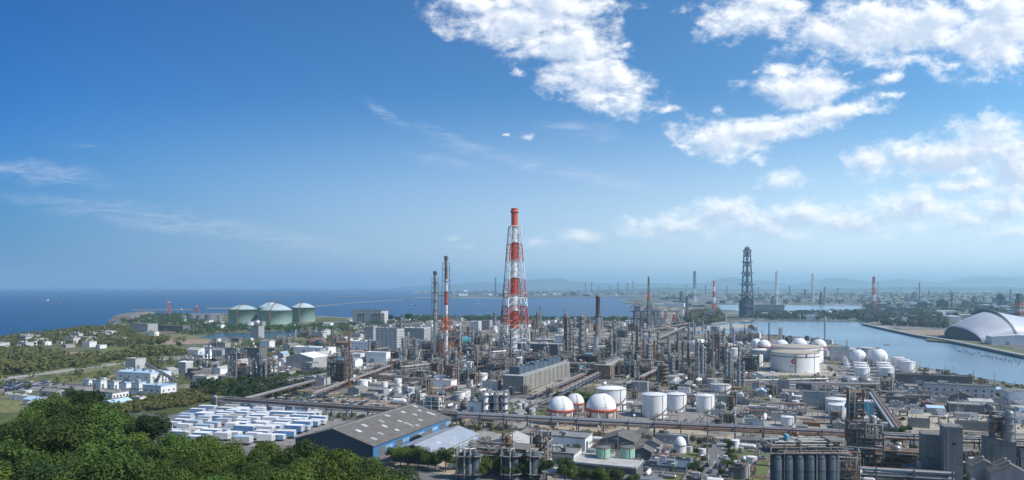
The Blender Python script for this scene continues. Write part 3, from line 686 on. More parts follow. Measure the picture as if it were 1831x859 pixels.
def pipe_rack(name, p, q, z, w=6, nt=None, pipes=7, m='blue_steel', bay=14, big=.55, tiers=2, seed=0):
    """a pipeway between two ground points"""
    rr = random.Random(seed); p, q = Vector(p), Vector(q); L = (q - p).length; t = empty(name, p, atan2((q - p).y, (q - p).x)); nt = nt or max(2, int(L / bay) + 1)
    for i in range(nt):
        x = L * i / (nt - 1); b = MB()
        for y in (-w / 2, w / 2): b.box(x, y, 0, .5, .5, z + (1.2 if tiers > 1 else .3))
        for k in range(tiers): b.box(x, 0, z - k * 2.4 - .5, .4, w, .5)
        b.tube((x, -w / 2, z - 2.4 if tiers > 1 else z * .5), (x, w / 2, 0), .15, 3)
        b.build('trestle', MM[m], t)
    bm_ = MB()
    for y in (-w / 2, w / 2): bm_.box(L / 2, y, z - .35, L, .3, .7)
    bm_.build('girder', MM[m], t)
    for k in range(tiers):
        zz = z - k * 2.4
        for i in range(pipes // tiers + 1):
            r = rr.choice((.2, .28, .38, big)); y = -w / 2 + .8 + (w - 1.6) * i / (pipes // tiers)
            MB().tube((-1, y, zz + r), (L + 1, y, zz + r), r, 8).build('pipe', MM[rr.choice(['insulation', 'cladding', 'insulation', 'steel', 'rust', 'cladding'])], t)
    return t
def drum(name, r, L, m='cladding'):
    t = empty(name)
    MB().tube((-L / 2, 0, r + 1), (L / 2, 0, r + 1), r, 16).ball(-L / 2, 0, r + 1, r * .98, n=16, m=8).ball(L / 2, 0, r + 1, r * .98, n=16, m=8).build('shell', MM[m], t)
    for x in (-L * .3, L * .3): MB().box(x, 0, 0, .6, r * 1.5, r * .6 + 1).build('saddle', MM['concrete'], t)
    MB().path([(0, 0, r * 2), (0, 0, r * 2 + 2), (L * .4, 0, r * 2 + 2), (L * .4, r * 1.6, r * 2 + 2), (L * .4, r * 1.6, 0)], .15, 5).build('pipe', MM['steel'], t)
    return t
def finfan(name, w, d, seed=1):
    rr = random.Random(seed); t = empty(name); h = 6
    f = MB()
    for i in range(int(w / 5) + 1):
        for y in (-d / 2, d / 2): f.box(-w / 2 + i * 5, y, 0, .35, .35, h)
    f.box(0, -d / 2, h - .4, w, .3, .5).box(0, d / 2, h - .4, w, .3, .5); f.build('frame', MM['steel'], t)
    MB().box(0, 0, h, w, d, 1.2).build('housing', MM['insulation'], t)
    for i in range(int(w / 5)):
        MB().ring(-w / 2 + 2.5 + i * 5, 0, h + 1.2, 1.7, 1.9, .6, 14).cyl(-w / 2 + 2.5 + i * 5, 0, h + 1.21, h + 1.3, 1.7, 12).build('fan', MM['dark_steel'], t)
    pipework(MB(), rr, w, d, h, 10, .12, .3).build('pipework', MM['insulation'], t)
    return t
def trailer(name, L=12, m='blue_white', roofm='white_paint', wd_=2.5):
    t = empty(name)
    MB().box(0, 0, 1.1, wd_, L, 2.7).build('body', MM[m], t); MB().box(0, 0, 3.8, wd_ + .06, L + .06, .12).build('roof', MM[roofm], t)
    for y in (-L * .34, -L * .24, L * .34):
        MB().tube((-wd_ / 2, y, .5), (-wd_ / 2 + .5, y, .5), .5, 10).tube((wd_ / 2 - .5, y, .5), (wd_ / 2, y, .5), .5, 10).build('wheel', MM['tyre'], t)
    MB().box(0, -L / 2 - .03, 1.3, wd_ * .8, .06, 2.2).build('rear_door', MM['pale_wall'], t)
    return t
def car(name, m):
    t = empty(name)
    MB().box(0, 0, .35, 1.75, 4.3, .6).build('body', m, t); MB().box(0, -.2, .95, 1.6, 2.4, .5, taper=.8).build('cabin', MM['glass'], t)
    for x in (-.8, .8):
        for y in (-1.35, 1.35): MB().tube((x - .1, y, .32), (x + .1, y, .32), .32, 8).build('wheel', MM['tyre'], t)
    return t
def leafcloud(rr, n, rx, rz, cz, s, hollow=.55, lobes=5):
    """leaf sprays through the volume of a lobed crown"""
    mb = MB(); L = [(rr.uniform(-.62, .62) * rx, rr.uniform(-.62, .62) * rx, cz + rr.uniform(-.45, .55) * rz, rr.uniform(.32, .52)) for _ in range(lobes + 4)] + [(0, 0, cz, .55)]
    vs, fs = [], []
    for i in range(n):
        lx, ly, lz, lr = L[i % len(L)]
        v = Vector((rr.gauss(0, 1), rr.gauss(0, 1), rr.gauss(0, 1))); v.normalize()
        k = (hollow + (1 - hollow) * rr.random() ** .6) * rr.uniform(.86, 1.12)
        c = Vector((lx + v.x * rx * lr * k, ly + v.y * rx * lr * k, lz + v.z * rz * lr * k))
        nn = (v + Vector((rr.uniform(-.8, .8), rr.uniform(-.8, .8), rr.uniform(-.3, 1.0)))).normalized()
        a = nn.orthogonal().normalized(); b = nn.cross(a); th = rr.uniform(0, 6.3); a, b = a * cos(th) + b * sin(th), b * cos(th) - a * sin(th)
        z = s * rr.uniform(.55, 1.25); o = len(vs)
        vs += [c - a * z, c - b * z * .5, c + a * z, c + b * z * .55 + nn * z * .25]; fs.append((o, o + 1, o + 2, o + 3))
    return mb.add(vs, fs)
def tree_proto(seed, h=10, rx=4.6, n=2600, s=.34, m='leaves', name='tree', lobes=6):
    rr = random.Random(seed); t = empty(name)
    tk = MB().tube((0, 0, -2), (.1, 0, h * .45), .32, 7, .2)
    for i in range(6):
        a = i * 1.05 + rr.random(); z = h * rr.uniform(.28, .5)
        tk.tube((.05, 0, z), (cos(a) * rx * .6, sin(a) * rx * .6, z + h * .25), .12, 5, .04)
    tk.build('trunk', MM['bark'], t)
    leafcloud(rr, n, rx, h * .38, h * .62, s, lobes=lobes).build('crown', MM[m], t)
    return t
# ---------------------------------------------------------------- placing
OCC = []
LM = [(920, 600, 'the red-and-white chimney'), (788, 615, 'the twin lattice stacks'), (1336, 568, 'the dark lattice tower'), (490, 578, 'the green domed tanks'), (690, 605, 'the big windowed building'),
      (650, 570, 'the bay power station'), (1421, 650, 'the red-emblem tank'), (1165, 728, 'the near white tanks'), (1040, 730, 'the red-banded ball tanks'), (960, 672, 'the fan-topped building'),
      (1066, 640, 'the dark-topped grey stack'), (1096, 668, 'the brown ribbed building'), (670, 775, 'the blue warehouse'), (430, 755, 'the parked white trailers'), (250, 690, 'the white building cluster'), (1760, 590, 'the arched metal hall'),
      (1580, 655, 'the small tank rows'), (1430, 830, 'the dark blue silos'), (1680, 810, 'the grey twin towers'), (1790, 800, 'the burner tower'), (1085, 830, 'the mint-tank building'), (905, 800, 'the piping jungle'),
      (1290, 820, 'the asphalt road'), (1545, 760, 'the tall scaffold tower'), (545, 650, 'the arched-roof hall'), (420, 640, 'the dark works'), (1540, 735, 'the teal block tank'), (1665, 680, 'the dark waterside office'),
      (1150, 570, 'the harbour unloader'), (1250, 660, 'the column forest'), (624, 650, 'the rusty mast'), (1720, 755, 'the sandy building plot'), (1370, 715, 'the open car yard'), (250, 585, 'the blue seaside hall'), (880, 730, 'the silver vessels'), (740, 650, 'the twin-stack pipe yards'),
      (100, 640, 'the reddish clearing'), (110, 690, 'the crowded parking ground'), (700, 700, 'the dark settling basin'), (1450, 690, 'the yards below the emblem tank')]
def base_at(px, row, dist=0):
    p = P(px, row); d = Vector((p.x, p.y, 0)).normalized(); return p + d * dist
def put(t, px, row, label, cat, dist=0, rz=None, r=None, auto=True, group=None, z=0):
    p = base_at(px, row, dist); t.location = (p.x, p.y, z); t.rotation_euler = (0, 0, GZ if rz is None else rz)
    tag(t, label, cat, group)
    if r: OCC.append((p.x, p.y, r))
    LAB.append([t, px, row, auto]); return t
def tk(px, row, wpx, rim, label, name='storage_tank', cat='tank', auto=False, **kw):
    s = s_at(row); r = wpx / 2 / s; h = zt(row, rim)
    return put(tank(name, r, h, **kw), px, row, label, cat, dist=r, r=r + 2, auto=auto, rz=0)
def bld(x0, x1, row, top, k, label, name='building', cat='building', auto=False, rz=None, z=0, **kw):
    s = s_at(row); a = atan2((x0 + x1) / 2 - 915.5, F); g = -(GZ if rz is None else rz) ; th = g - a
    Wp = (x1 - x0) / s / max(.75, 1); w = Wp / (abs(cos(th)) + k * abs(sin(th))) ; d = k * w
    h = zt(row, top); dist = (w * abs(sin(th)) + d * abs(cos(th))) / 2
    t = shed(name, w, d, h - z, **kw)
    return put(t, (x0 + x1) / 2, row, label, cat, dist=dist, r=max(w, d) * .62, auto=auto, rz=rz, z=z)

# ---------------------------------------------------------------- the red and white chimney
t = empty('chimney_tower'); s = s_at(628); zz = lambda row: zt(628, row)
H405 = zz(405); bands = [(588, 632, 0), (556, 588, 1), (528, 556, 0), (497, 528, 1), (466, 497, 0), (434, 466, 1), (405, 434, 0), (373, 405, 1)]
for lo, hi, red in [(a, b, c) for b, a, c in bands]:
    z0, z1 = max(0, zz(lo)), zz(hi); rr_ = lambda z: 6.6 - 2.3 * min(1, z / 150)
    MB().lathe(0, 0, [(rr_(z0), z0), (rr_(z1), z1)], 24).build('shaft', MM['red_paint' if red else 'tower_white'], t)
    if hi >= 405: lattice(MB(), H405, 33, 12.5, 14, .72 if lo < 530 else 1.05, rot=radians(17), br=.3 if lo < 530 else .5, z_from=z0 if lo < 620 else 0, z_to=z1, sub=True if lo < 560 else 2).build('lattice', MM['red_paint' if red else 'tower_white'], t)
for row in (405, 434, 466, 497, 528, 556, 588):
    z = zz(row); w = (37 - 23.5 * z / H405) * .62
    MB().ring(0, 0, z, 4, 6.5, .5, 20).box(0, 0, z, w * 2 / 1.3, .4, .4, radians(17)).box(0, 0, z, .4, w * 2 / 1.3, .4, radians(17)).build('platform', MM['tower_white'], t)
MB().lathe(0, 0, [(4.4, zz(381)), (5.3, zz(381)), (5.3, zz(377)), (4.4, zz(377))], 20).lathe(0, 0, [(4.3, zz(374)), (4.6, zz(374)), (4.6, zz(373)), (3.6, zz(373)), (3.6, zz(376))], 20).build('top_ring', MM['red_paint'], t)
MB().cyl(5.2, -3, zz(628), zz(405), .35, 6).build('riser_pipe', MM['tower_white'], t)
put(t, 920, 628, 'tall red and white banded chimney inside a four-legged lattice tower', 'chimney', rz=0, r=24, auto=False)

# twin stacks
def stack_in_frame(name, px, row, top, w0, w1, rs, segs, label, m_sh='grey_cladding', mt='dark_steel', rails='steel', fr_top=None, red_rows=None):
    t = empty(name); h = zt(row, top)
    for (a, b, mm_) in segs: MB().lathe(0, 0, [(rs * (1.15 - .35 * zt(row, a) / h), zt(row, a)), (rs * (1.15 - .35 * zt(row, b) / h), zt(row, b))], 18).build('shaft', MM[mm_], t)
    hf = zt(row, fr_top or top + 8)
    lat = lattice(MB(), hf, w0, w1, 16, .2, rot=radians(8), br=.1); lat.build('guy_frame', MM[rails], t)
    if red_rows:
        for a, b in red_rows: lattice(MB(), hf, w0 * 1.1, w1 * 1.05, 16, .3, rot=radians(30), br=.22, z_from=zt(row, b), z_to=zt(row, a)).build('red_frame', MM['orange_paint'], t)
    for i in range(6):
        z = h * (.45 + .54 * i / 5.0); MB().ring(0, 0, z, rs * .7, rs * .7 + 1.7, .3, 12).ring(0, 0, z + 1.2, rs * .7 + 1.6, rs * .7 + 1.7, .15, 12).build('platform', MM[mt], t)
    MB().ring(0, 0, h - .5, rs * .5, rs * 1.05, 3, 14).build('tip', MM[mt], t)
    return put(t, px, row, label, 'stack', rz=0, r=8, auto=False)
stack_in_frame('flare_stack', 778, 640, 489, 10, 7.5, 2.2, [(642, 590, 'cladding'), (590, 520, 'insulation'), (520, 489, 'steel')], 'slim grey steel stack with guy frame, shorter of the twin stacks')
stack_in_frame('flare_stack', 797.5, 646, 462, 13, 7.5, 2.0, [(648, 590, 'tower_white'), (590, 566, 'orange_paint'), (566, 546, 'tower_white'), (546, 522, 'red_paint'), (522, 500, 'tower_white'), (500, 462, 'brown_steel')],
               'slim brown-tipped stack in a red and white frame, taller of the twin stacks', red_rows=[(566, 588), (618, 640)])
# dark-topped stack and its lower neighbour
t = empty('boiler_stack'); row = 622; MB().lathe(0, 0, [(4.6, 0), (3.9, zt(row, 568))], 20).build('shaft', MM['grey_cladding'], t)
MB().lathe(0, 0, [(3.0, zt(row, 568)), (2.7, zt(row, 533)), (3.2, zt(row, 533)), (3.2, zt(row, 529)), (2.3, zt(row, 529))], 20).build('dark_flue', MM['brown_steel'], t)
for i in range(6): MB().ring(0, 0, zt(row, 566) + i * 5, 2.9, 4.2, .5, 12).build('platform', MM['dark_steel'], t)
put(t, 1069, row, 'grey stack with a long dark brown flue on top', 'stack', rz=0, r=7, auto=False)
t = empty('boiler_stack'); MB().lathe(0, 0, [(3.4, 0), (2.5, zt(648, 598))], 18).build('shaft', MM['cladding'], t); MB().ring(0, 0, zt(648, 600), 2.4, 3.8, 1, 14).build('ring_platform', MM['rust'], t); MB().ring(0, 0, zt(648, 592), 1.5, 3.2, 6, 14).build('rusty_head', MM['rust'], t)
put(t, 1066, 648, 'stout pale stack with a rusty head in front of the dark-topped stack', 'stack', rz=0, r=6, auto=False)

# far masts and towers (own height, own distance)
def mast(name, px, row, top, w0, w1, label, m='far_steel', segs=None, core=0, n=9, r=None, cone=False, plats=4, head=0):
    t = empty(name); s = s_at(row); h = zt(row, top); w0, w1 = w0 / s, w1 / s; r = r or .35 / s
    if cone: MB().lathe(0, 0, [(w0 / 2, 0), (w0 * .38, h * .3), (w1 / 2, h * .8), (w1 * .3, h * .82), (w1 * .25, h)], 14).build('shaft', MM[m], t)
    else:
        for a, b, mm_ in (segs or [(0, 1, m)]):
            lattice(MB(), h, w0 * .75, w1 * .75, n, r, rot=radians(20), br=r * .55, z_from=a * h, z_to=b * h).build('lattice', MM[mm_], t)
            if core: MB().lathe(0, 0, [(core / s / 2, a * h), (core / s / 2, b * h)], 12).build('shaft', MM[mm_], t)
    for i in range(plats):
        z = h * (i + 1) / plats * .98; w = w0 + (w1 - w0) * z / h
        MB().box(0, 0, z, w * 1.15, w * 1.15, h * .012, radians(20)).build('platform', MM[(segs[-1][2] if segs else m)], t)
    if head: MB().box(0, 0, h, head / s, head / s, h * .035).tube((0, 0, h), (0, 0, h * 1.06), r, 5).build('head', MM[m], t)
    return put(t, px, row, label, 'tower', rz=0, r=w0, auto=False)
mast('lattice_tower', 1336, 569, 447, 21, 10, 'tall dark blue-grey lattice tower beyond the channel', 'blue_steel', n=7, r=1.5, plats=6, head=7, core=2.5)
mast('lattice_tower', 1389, 545, 486, 9, 3.5, 'pale tapering lattice tower with a thin tip, beyond the dark lattice tower', 'far_white', core=3, n=8, plats=3, r=.7, head=1.6)
mast('lattice_tower', 1454, 541, 490, 5, 4, 'slim pale tower over the far plain, second beyond the lattice tower', 'far_white', core=2, n=8, plats=3)
RW = [(0, .25, 'red_paint'), (.25, .45, 'tower_white'), (.45, .65, 'red_paint'), (.65, .8, 'tower_white'), (.8, 1, 'red_paint')]
mast('lattice_tower', 1562.5, 553, 495, 9, 3, 'red and white lattice tower on the far side of the channel', segs=RW, core=2.6, r=.9)
mast('lattice_tower', 1276.5, 556, 502, 5, 2, 'thin red and white mast left of the dark lattice tower', segs=RW, core=3, r=.9)
mast('lattice_tower', 1242, 540, 487, 6, 3.5, 'pale lattice mast with a round head, beyond the harbour', 'far_steel', segs=[(0, .5, 'far_white'), (.5, .75, 'far_steel'), (.75, 1, 'far_steel')], core=1.8, n=9, head=3.5)
mast('lattice_tower', 1160, 590, 495, 6.5, 2.2, 'tall grey mast with red bands beside the harbour unloader', segs=[(0, .55, 'grey_cladding'), (.55, .68, 'red_paint'), (.68, .85, 'grey_cladding'), (.85, 1, 'brown_steel')], core=3.2, n=14, r=.5, plats=7)
mast('lattice_tower', 1822, 572, 527, 15, 7, 'broad red and white lattice tower behind the arched hall', segs=[(0, .3, 'red_paint'), (.3, .5, 'tower_white'), (.5, .72, 'red_paint'), (.72, 1, 'far_steel')], core=3, r=1.1, head=8)
mast('lattice_mast', 886, 530, 497, 2.2, 2, 'thin lone mast on the shore across the bay', 'far_steel', core=1.2, n=8, plats=2)
mast('lattice_mast', 624, 694, 584, 4, 2.4, 'thin rusty red lattice mast rising from the pipe yards', 'rust', core=.7, n=26, r=.2, plats=5)
mast('lattice_mast', 616, 690, 624, 3.4, 2.4, 'short rusty mast beside the thin rusty mast', 'brown_steel', core=.7, n=14, r=.2, plats=4)
mast('lattice_mast', 594, 622, 588, 5, 3, 'short dark stack behind the white arched-roof hall', 'dark_steel', core=4, n=8, plats=2)
mast('lattice_mast', 528.5, 612, 590, 4, 2, 'short pale tower near the pond', 'cladding', core=3, n=6, plats=2)
mast('lattice_mast', 1229, 577, 530, 5, 3, 'dark blue chimney beside the green islet', 'far_steel', core=4, n=9, plats=3)
mast('lattice_mast', 1644, 548, 508, 1.4, 1, 'hair-thin mast over the far green belt', 'far_steel', core=1, n=8, plats=1, head=2)
mast('lattice_mast', 1702, 552, 526, 2, 1.4, 'thin dark mast with a cross head over the far town', 'far_dark', core=1.3, n=6, plats=1, head=7)
mast('lattice_mast', 1375, 615, 577, 1.6, 1.2, 'thin pole beside the far white ball tanks', 'far_dark', core=1.4, n=8, plats=1)
for i, (px, row, top, w) in enumerate([(1047, 527, 507, 2), (1058, 527, 505, 1.6), (1105, 527, 505, 2.2), (1122, 527, 506, 2.4), (1132, 527, 504, 1.8), (1070, 526, 511, 2), (1091, 526, 513, 2.5), (1195, 526, 513, 2), (1262, 528, 511, 3), (1284, 526, 505, 1), (1227, 527, 510, 1.6), (1300, 530, 512, 2), (1612, 527, 513, 1.3),
                                     (1475, 534, 514, 4), (1498, 530, 515, 3), (1412, 530, 512, 3), (1356, 530, 514, 2), (1440, 534, 518, 5), (1661, 533, 520, 3), (1700, 531, 520, 2), (1807, 530, 518, 4), (1640, 528, 515, 2), (1570, 545, 504, 1.2), (1350, 524, 508, 1.5)]):
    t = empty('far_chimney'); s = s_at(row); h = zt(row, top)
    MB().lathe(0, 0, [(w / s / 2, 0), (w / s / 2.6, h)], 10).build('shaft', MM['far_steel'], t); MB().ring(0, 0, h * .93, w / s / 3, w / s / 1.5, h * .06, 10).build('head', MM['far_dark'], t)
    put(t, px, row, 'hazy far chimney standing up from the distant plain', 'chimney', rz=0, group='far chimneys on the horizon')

# ---------------------------------------------------------------- pale green domed tanks by the sea
def lng(px, row, wpx, rim, apex, label):
    s = s_at(row); r = wpx / 2 / s; h = zt(row, rim); ha = zt(row, apex) * 1.02; t = empty('domed_tank')
    MB().lathe(0, 0, [(r, 0), (r, h), (r * 1.015, h), (r * 1.015, h + 1), (r, h + 1)], 56).build('shell', MM['pale_green'], t)
    k = [(r * (1 - i / 10), h + .5 + (ha - h) * .8 * (1 - (1 - i / 10) ** 1.8)) for i in range(10)]
    MB().lathe(0, 0, k + [(.01, k[-1][1] + .5)], 56).build('dome', MM['green_roof'], t)
    MB().cyl(0, 0, ha - 2, ha + 1.5, r * .09, 10).box(0, 0, ha + .8, r * .3, r * .3, .6).build('top_platform', MM['rust'], t)
    MB().box(-r * .05, -r - .8, 0, 2.4, 1.6, h + 2).tube((0, -r - .8, h + 2), (0, -r * .1, ha + 1), .9, 6).build('stair_tower', MM['brown_steel'], t)
    k = MB()
    for i in range(40):
        a, b = 2 * pi * i / 40, 2 * pi * (i + 1) / 40; k.tube((cos(a) * r, sin(a) * r, h + 2.4), (cos(b) * r, sin(b) * r, h + 2.4), .12, 3).tube((cos(a) * r, sin(a) * r, h + .8), (cos(a) * r, sin(a) * r, h + 2.4), .1, 3)
    k.build('railing', MM['steel'], t)
    put(t, px, row, label, 'tank', dist=r, rz=0, r=r, auto=False)
lng(434.5, 580.5, 50, 554.5, 545, 'pale green domed tank nearest the sea, leftmost of the four')
lng(485, 576, 46, 551, 540, 'pale green domed tank half hidden behind its neighbour')
lng(493.5, 581, 57, 556, 542.5, 'widest pale green domed tank, between two others')
lng(542, 576.5, 43, 551, 541.5, 'pale green domed tank on the landward end of the row')
for px, row, w, rim in [(345, 573, 17, 562), (359, 575, 16, 564), (377, 576, 21, 563), (392, 575, 12, 564), (328, 572, 12, 566)]:
    tk(px, row, w, rim, 'blue-grey storage tank beside the seaside tank terminal', auto=True, m='grey_cladding', roof='grey_cladding', stair=False, cone=.12)

# ---------------------------------------------------------------- white tanks
t = tk(1421, 667.5, 84, 633, 'large white tank with a red diamond emblem and rusty rim', band=True, rust=True, roof='sand', cone=.01, n=64, stair=False)
r_ = 84 / 2 / s_at(667.5); h_ = zt(667.5, 633)
a_ = -pi / 2 - radians(23.6)                                 # the emblem: a red diamond with a white bird-like mark, and a thin line of writing under it
def on_shell(u, z, off): a = a_ + u / r_; return (cos(a) * (r_ + off), sin(a) * (r_ + off), z)
e = MB(); zc = h_ * .60; q = 3.1; ring = [on_shell(q * sin(2 * pi * i / 4), zc + q * cos(2 * pi * i / 4), .12) for i in range(4)]
e.add(ring, [(0, 1, 2, 3)]); e.build('emblem', MM['logo_red'], t)
e = MB()
for pts in ([(-1.7, -.6), (-.4, .2), (-.9, .9), (.2, 1.6), (.7, .7), (1.9, .1), (1.4, -1.0), (.3, -.5), (-.9, -1.3)],): e.add([on_shell(x * .68, zc + y * .68, .2) for x, y in pts], [tuple(range(len(pts)))])
e.build('emblem_mark', MM['white_paint'], t)
e = MB()
for i in range(12):
    x = -3.6 + i * .62
    if i != 5: e.add([on_shell(x, zc - 5.2, .15), on_shell(x + .42, zc - 5.2, .15), on_shell(x + .42, zc - 4.5 - (i % 3) * .1, .15), on_shell(x, zc - 4.5 - (i % 3) * .1, .15)], [(0, 1, 2, 3)])
e.build('lettering', MM['brown_steel'], t)
MB().box(-r_ * .33, -r_ * .96, 0, .6, .5, h_).box(r_ * .12, -r_ - .2, h_ * .8, .5, .5, h_ * .2).build('riser_pipe', MM['rust'], t)
tk(1425, 650, 90, 623, 'large white tank hidden behind the tank with the red emblem', band=True, rust=True, roof='sand', cone=.01, n=56)
tk(1092.5, 735, 55, 698, 'broadest white tank, directly behind the red-banded ball tanks', rust=True)
tk(1170.5, 748.5, 43.5, 708, 'tallest-looking white tank with a dark stair, third from the ball tanks'[:60] + '', rust=False)['label'] = 'white cylindrical tank with a dark spiral stair, nearest the pipeway'
tk(1209.5, 737, 36, 707, 'white tank right behind the one with the dark spiral stair', rust=True)
tk(1261, 739, 32, 709, 'small clean white tank at the far end of the tank group')
tk(1500, 752, 35, 726, 'white tank beside the teal block tank')
tk(1496, 736, 38, 716, 'low white tank with pale roof behind the white tank by the teal block'); tk(1408, 764, 21.5, 747, 'small white tank just behind the pipeway')
tk(1351.5, 655, 24, 636, 'small white tank left of the large emblem tank'); tk(1364, 645, 37, 627, 'grey-white tank under the far ball tanks', m='pale_wall')
tk(1312, 640, 20, 624, 'small white tank near the grey columns', auto=True); tk(1297, 628, 26, 616, 'low white tank near the channel', auto=True)
for px, row, w, rim in [(1520, 646, 34, 625), (1499, 643, 30, 622), (1548, 638, 26, 623)]:
    tk(px, row, w, rim, 'pale grey-green tank with a brown rim beside the channel', auto=True, m='pale_wall', roof='pale_wall', band=True)
for i in range(5): tk(1534 + i * 2.0, 648 + i * 6.2, 22 + i * .7, 640 + i * 4.7, ['rearmost', 'second from the rear', 'middle', 'second from the front', 'front'][i] + ' small white tank of the five-tank row nearer the yards', rust=False)
for i in range(5): tk(1573 + i * 3.0, 650 + i * 6.2, 22 + i * .7, 640 + i * 4.7, ['rearmost', 'second from the rear', 'middle', 'second from the front', 'front'][i] + ' small white tank of the five-tank row nearer the channel', rust=False)
for i in range(3): tk(1606 + i * 8.5, 654 + i * 6, 20 + i * 2, 640 + i * 3.8, ['rear', 'middle', 'front'][i] + ' white tank of the short three-tank row by the channel', rust=False)
for i in range(6): tk(1509 + i * 1.4, 642 + i * 4.4, 8, 634 + i * 4.4, 'tiny white upright tank in the slanting row beside the emblem tank', auto=True, name='small_tank', stair=False)
def ball(px, row, rpx, label, auto=False, **kw):
    r = rpx / s_at(row); return put(ball_tank('ball_tank', r, **kw), px, row, label, 'ball tank', dist=r * .5, rz=0, r=r * 1.3, auto=auto)
ball(1002.5, 760, 23.5, 'white ball tank with a red belt, the one farther from the tank group'); ball(1028, 740, 16.5, 'smaller white ball tank behind the two red-belted ones'); ball(1075, 763, 27, 'largest white ball tank with a red belt and rusty stair')
for px, row, r, b in [(1366, 633, 12, 'red_band'), (1352, 627, 10, None), (1397, 634, 12.5, None), (1429, 634, 14, None), (1464, 634, 13, 'red_band')]: ball(px, row, r, 'distant white ball tank by the channel', True, band=b, lift=1.1)
ball(1534, 654, 14, 'white ball tank behind the five-tank row nearer the yards', band=None, lift=1.05); ball(1570.5, 656, 15.5, 'white ball tank behind the five-tank row nearer the channel', band=None, lift=1.05)
def dome(px, row, wpx, top, label, m='white_paint', name='dome_tank'):
    t = empty(name); s = s_at(row); r = wpx / 2 / s; h = zt(row, top)
    MB().lathe(0, 0, [(r, 0), (r, h * .45)], 32).build('shell', MM[m], t); MB().ball(0, 0, h * .45, r, h * .55, n=32, m=8, a0=0).build('dome', MM[m], t)
    MB().ring(0, 0, h * .45, r, r + .3, .4, 32).build('rim', MM['steel'], t); put(t, px, row, label, 'tank', dist=r, rz=0, r=r, auto=False)
dome(1252, 630, 40, 608, 'broad white domed tank behind the forest of grey columns'); dome(1519, 687, 27, 674, 'grey-white domed tank in front of the small tank rows', 'insulation'); dome(1547, 690, 25, 674, 'grey domed tank next to the other low dome in front of the tank rows', 'grey_cladding')
dome(1217, 744 - 4, 1, 743, 'x')if 0 else None

# ---------------------------------------------------------------- long concrete building with the fan cells
def fan_hall(px, row, px2, row2, h, w, label, cells, wall='concrete', deck='blue_steel', ch=7):
    p, q = P(px, row), P(px2, row2); L = (q - p).length; t = empty('cooling_building'); a = atan2((q - p).y, (q - p).x)
    MB().box(L / 2, w / 2, 0, L, w, h).build('wall', MM[wall], t)
    rb = MB()
    for i in range(int(L / 11)): rb.box(5 + i * 11, -.2, 0, .7, .4, h)
    rb.build('rib', MM[wall], t)
    MB().box(L / 2, w / 2, h, L + .6, w + .6, .5).build('roof', MM['roof_pale'], t)
    for i in range(cells):
        x = L * (.06 + .88 * (i + .5) / cells); MB().box(x, w * .62, h + .5, L * .8 / cells, w * .5, ch * (.8 if i % 3 else 1)).build('fan_cell', MM[deck], t)
        MB().ring(x, w * .62, h + ch + .4, 1.6, 1.9, 1.0, 12).build('fan_ring', MM['steel'], t)
    rl = MB().box(L / 2, 0, h + 1.5, L, .1, .1); 
    for i in range(int(L / 3)): rl.box(i * 3, 0, h + .5, .1, .1, 1.1)
    rl.build('railing', MM['steel'], t)
    t.location = p; t.rotation_euler = (0, 0, a); tag(t, label, 'building'); LAB.append([t, (px + px2) / 2, row, False])
    for i in range(6): c = p + (q - p) * (i + .5) / 6; OCC.append((c.x - 4, c.y + 6, w * .8))
fan_hall(936, 702, 1019, 672, 12.5, 18, 'long grey concrete building topped with a row of blue-grey fan cells', 9, ch=6)
fan_hall(1091, 679, 1119, 665, 12.5, 14, 'brown ribbed building with a grey end wall and railed roof', 5, wall='brown_clad', deck='steel', ch=2.5)
bld(924, 1010, 638, 617, .5, 'long dark low building in front of the chimney tower', flat=True, wall='dark_wall', roof='roof_pale', units=5)
bld(926, 1000, 616, 609, .4, 'pale-roofed shed at the foot of the chimney tower', flat=True, wall='grey_wall', roof='roof_pale', units=4)
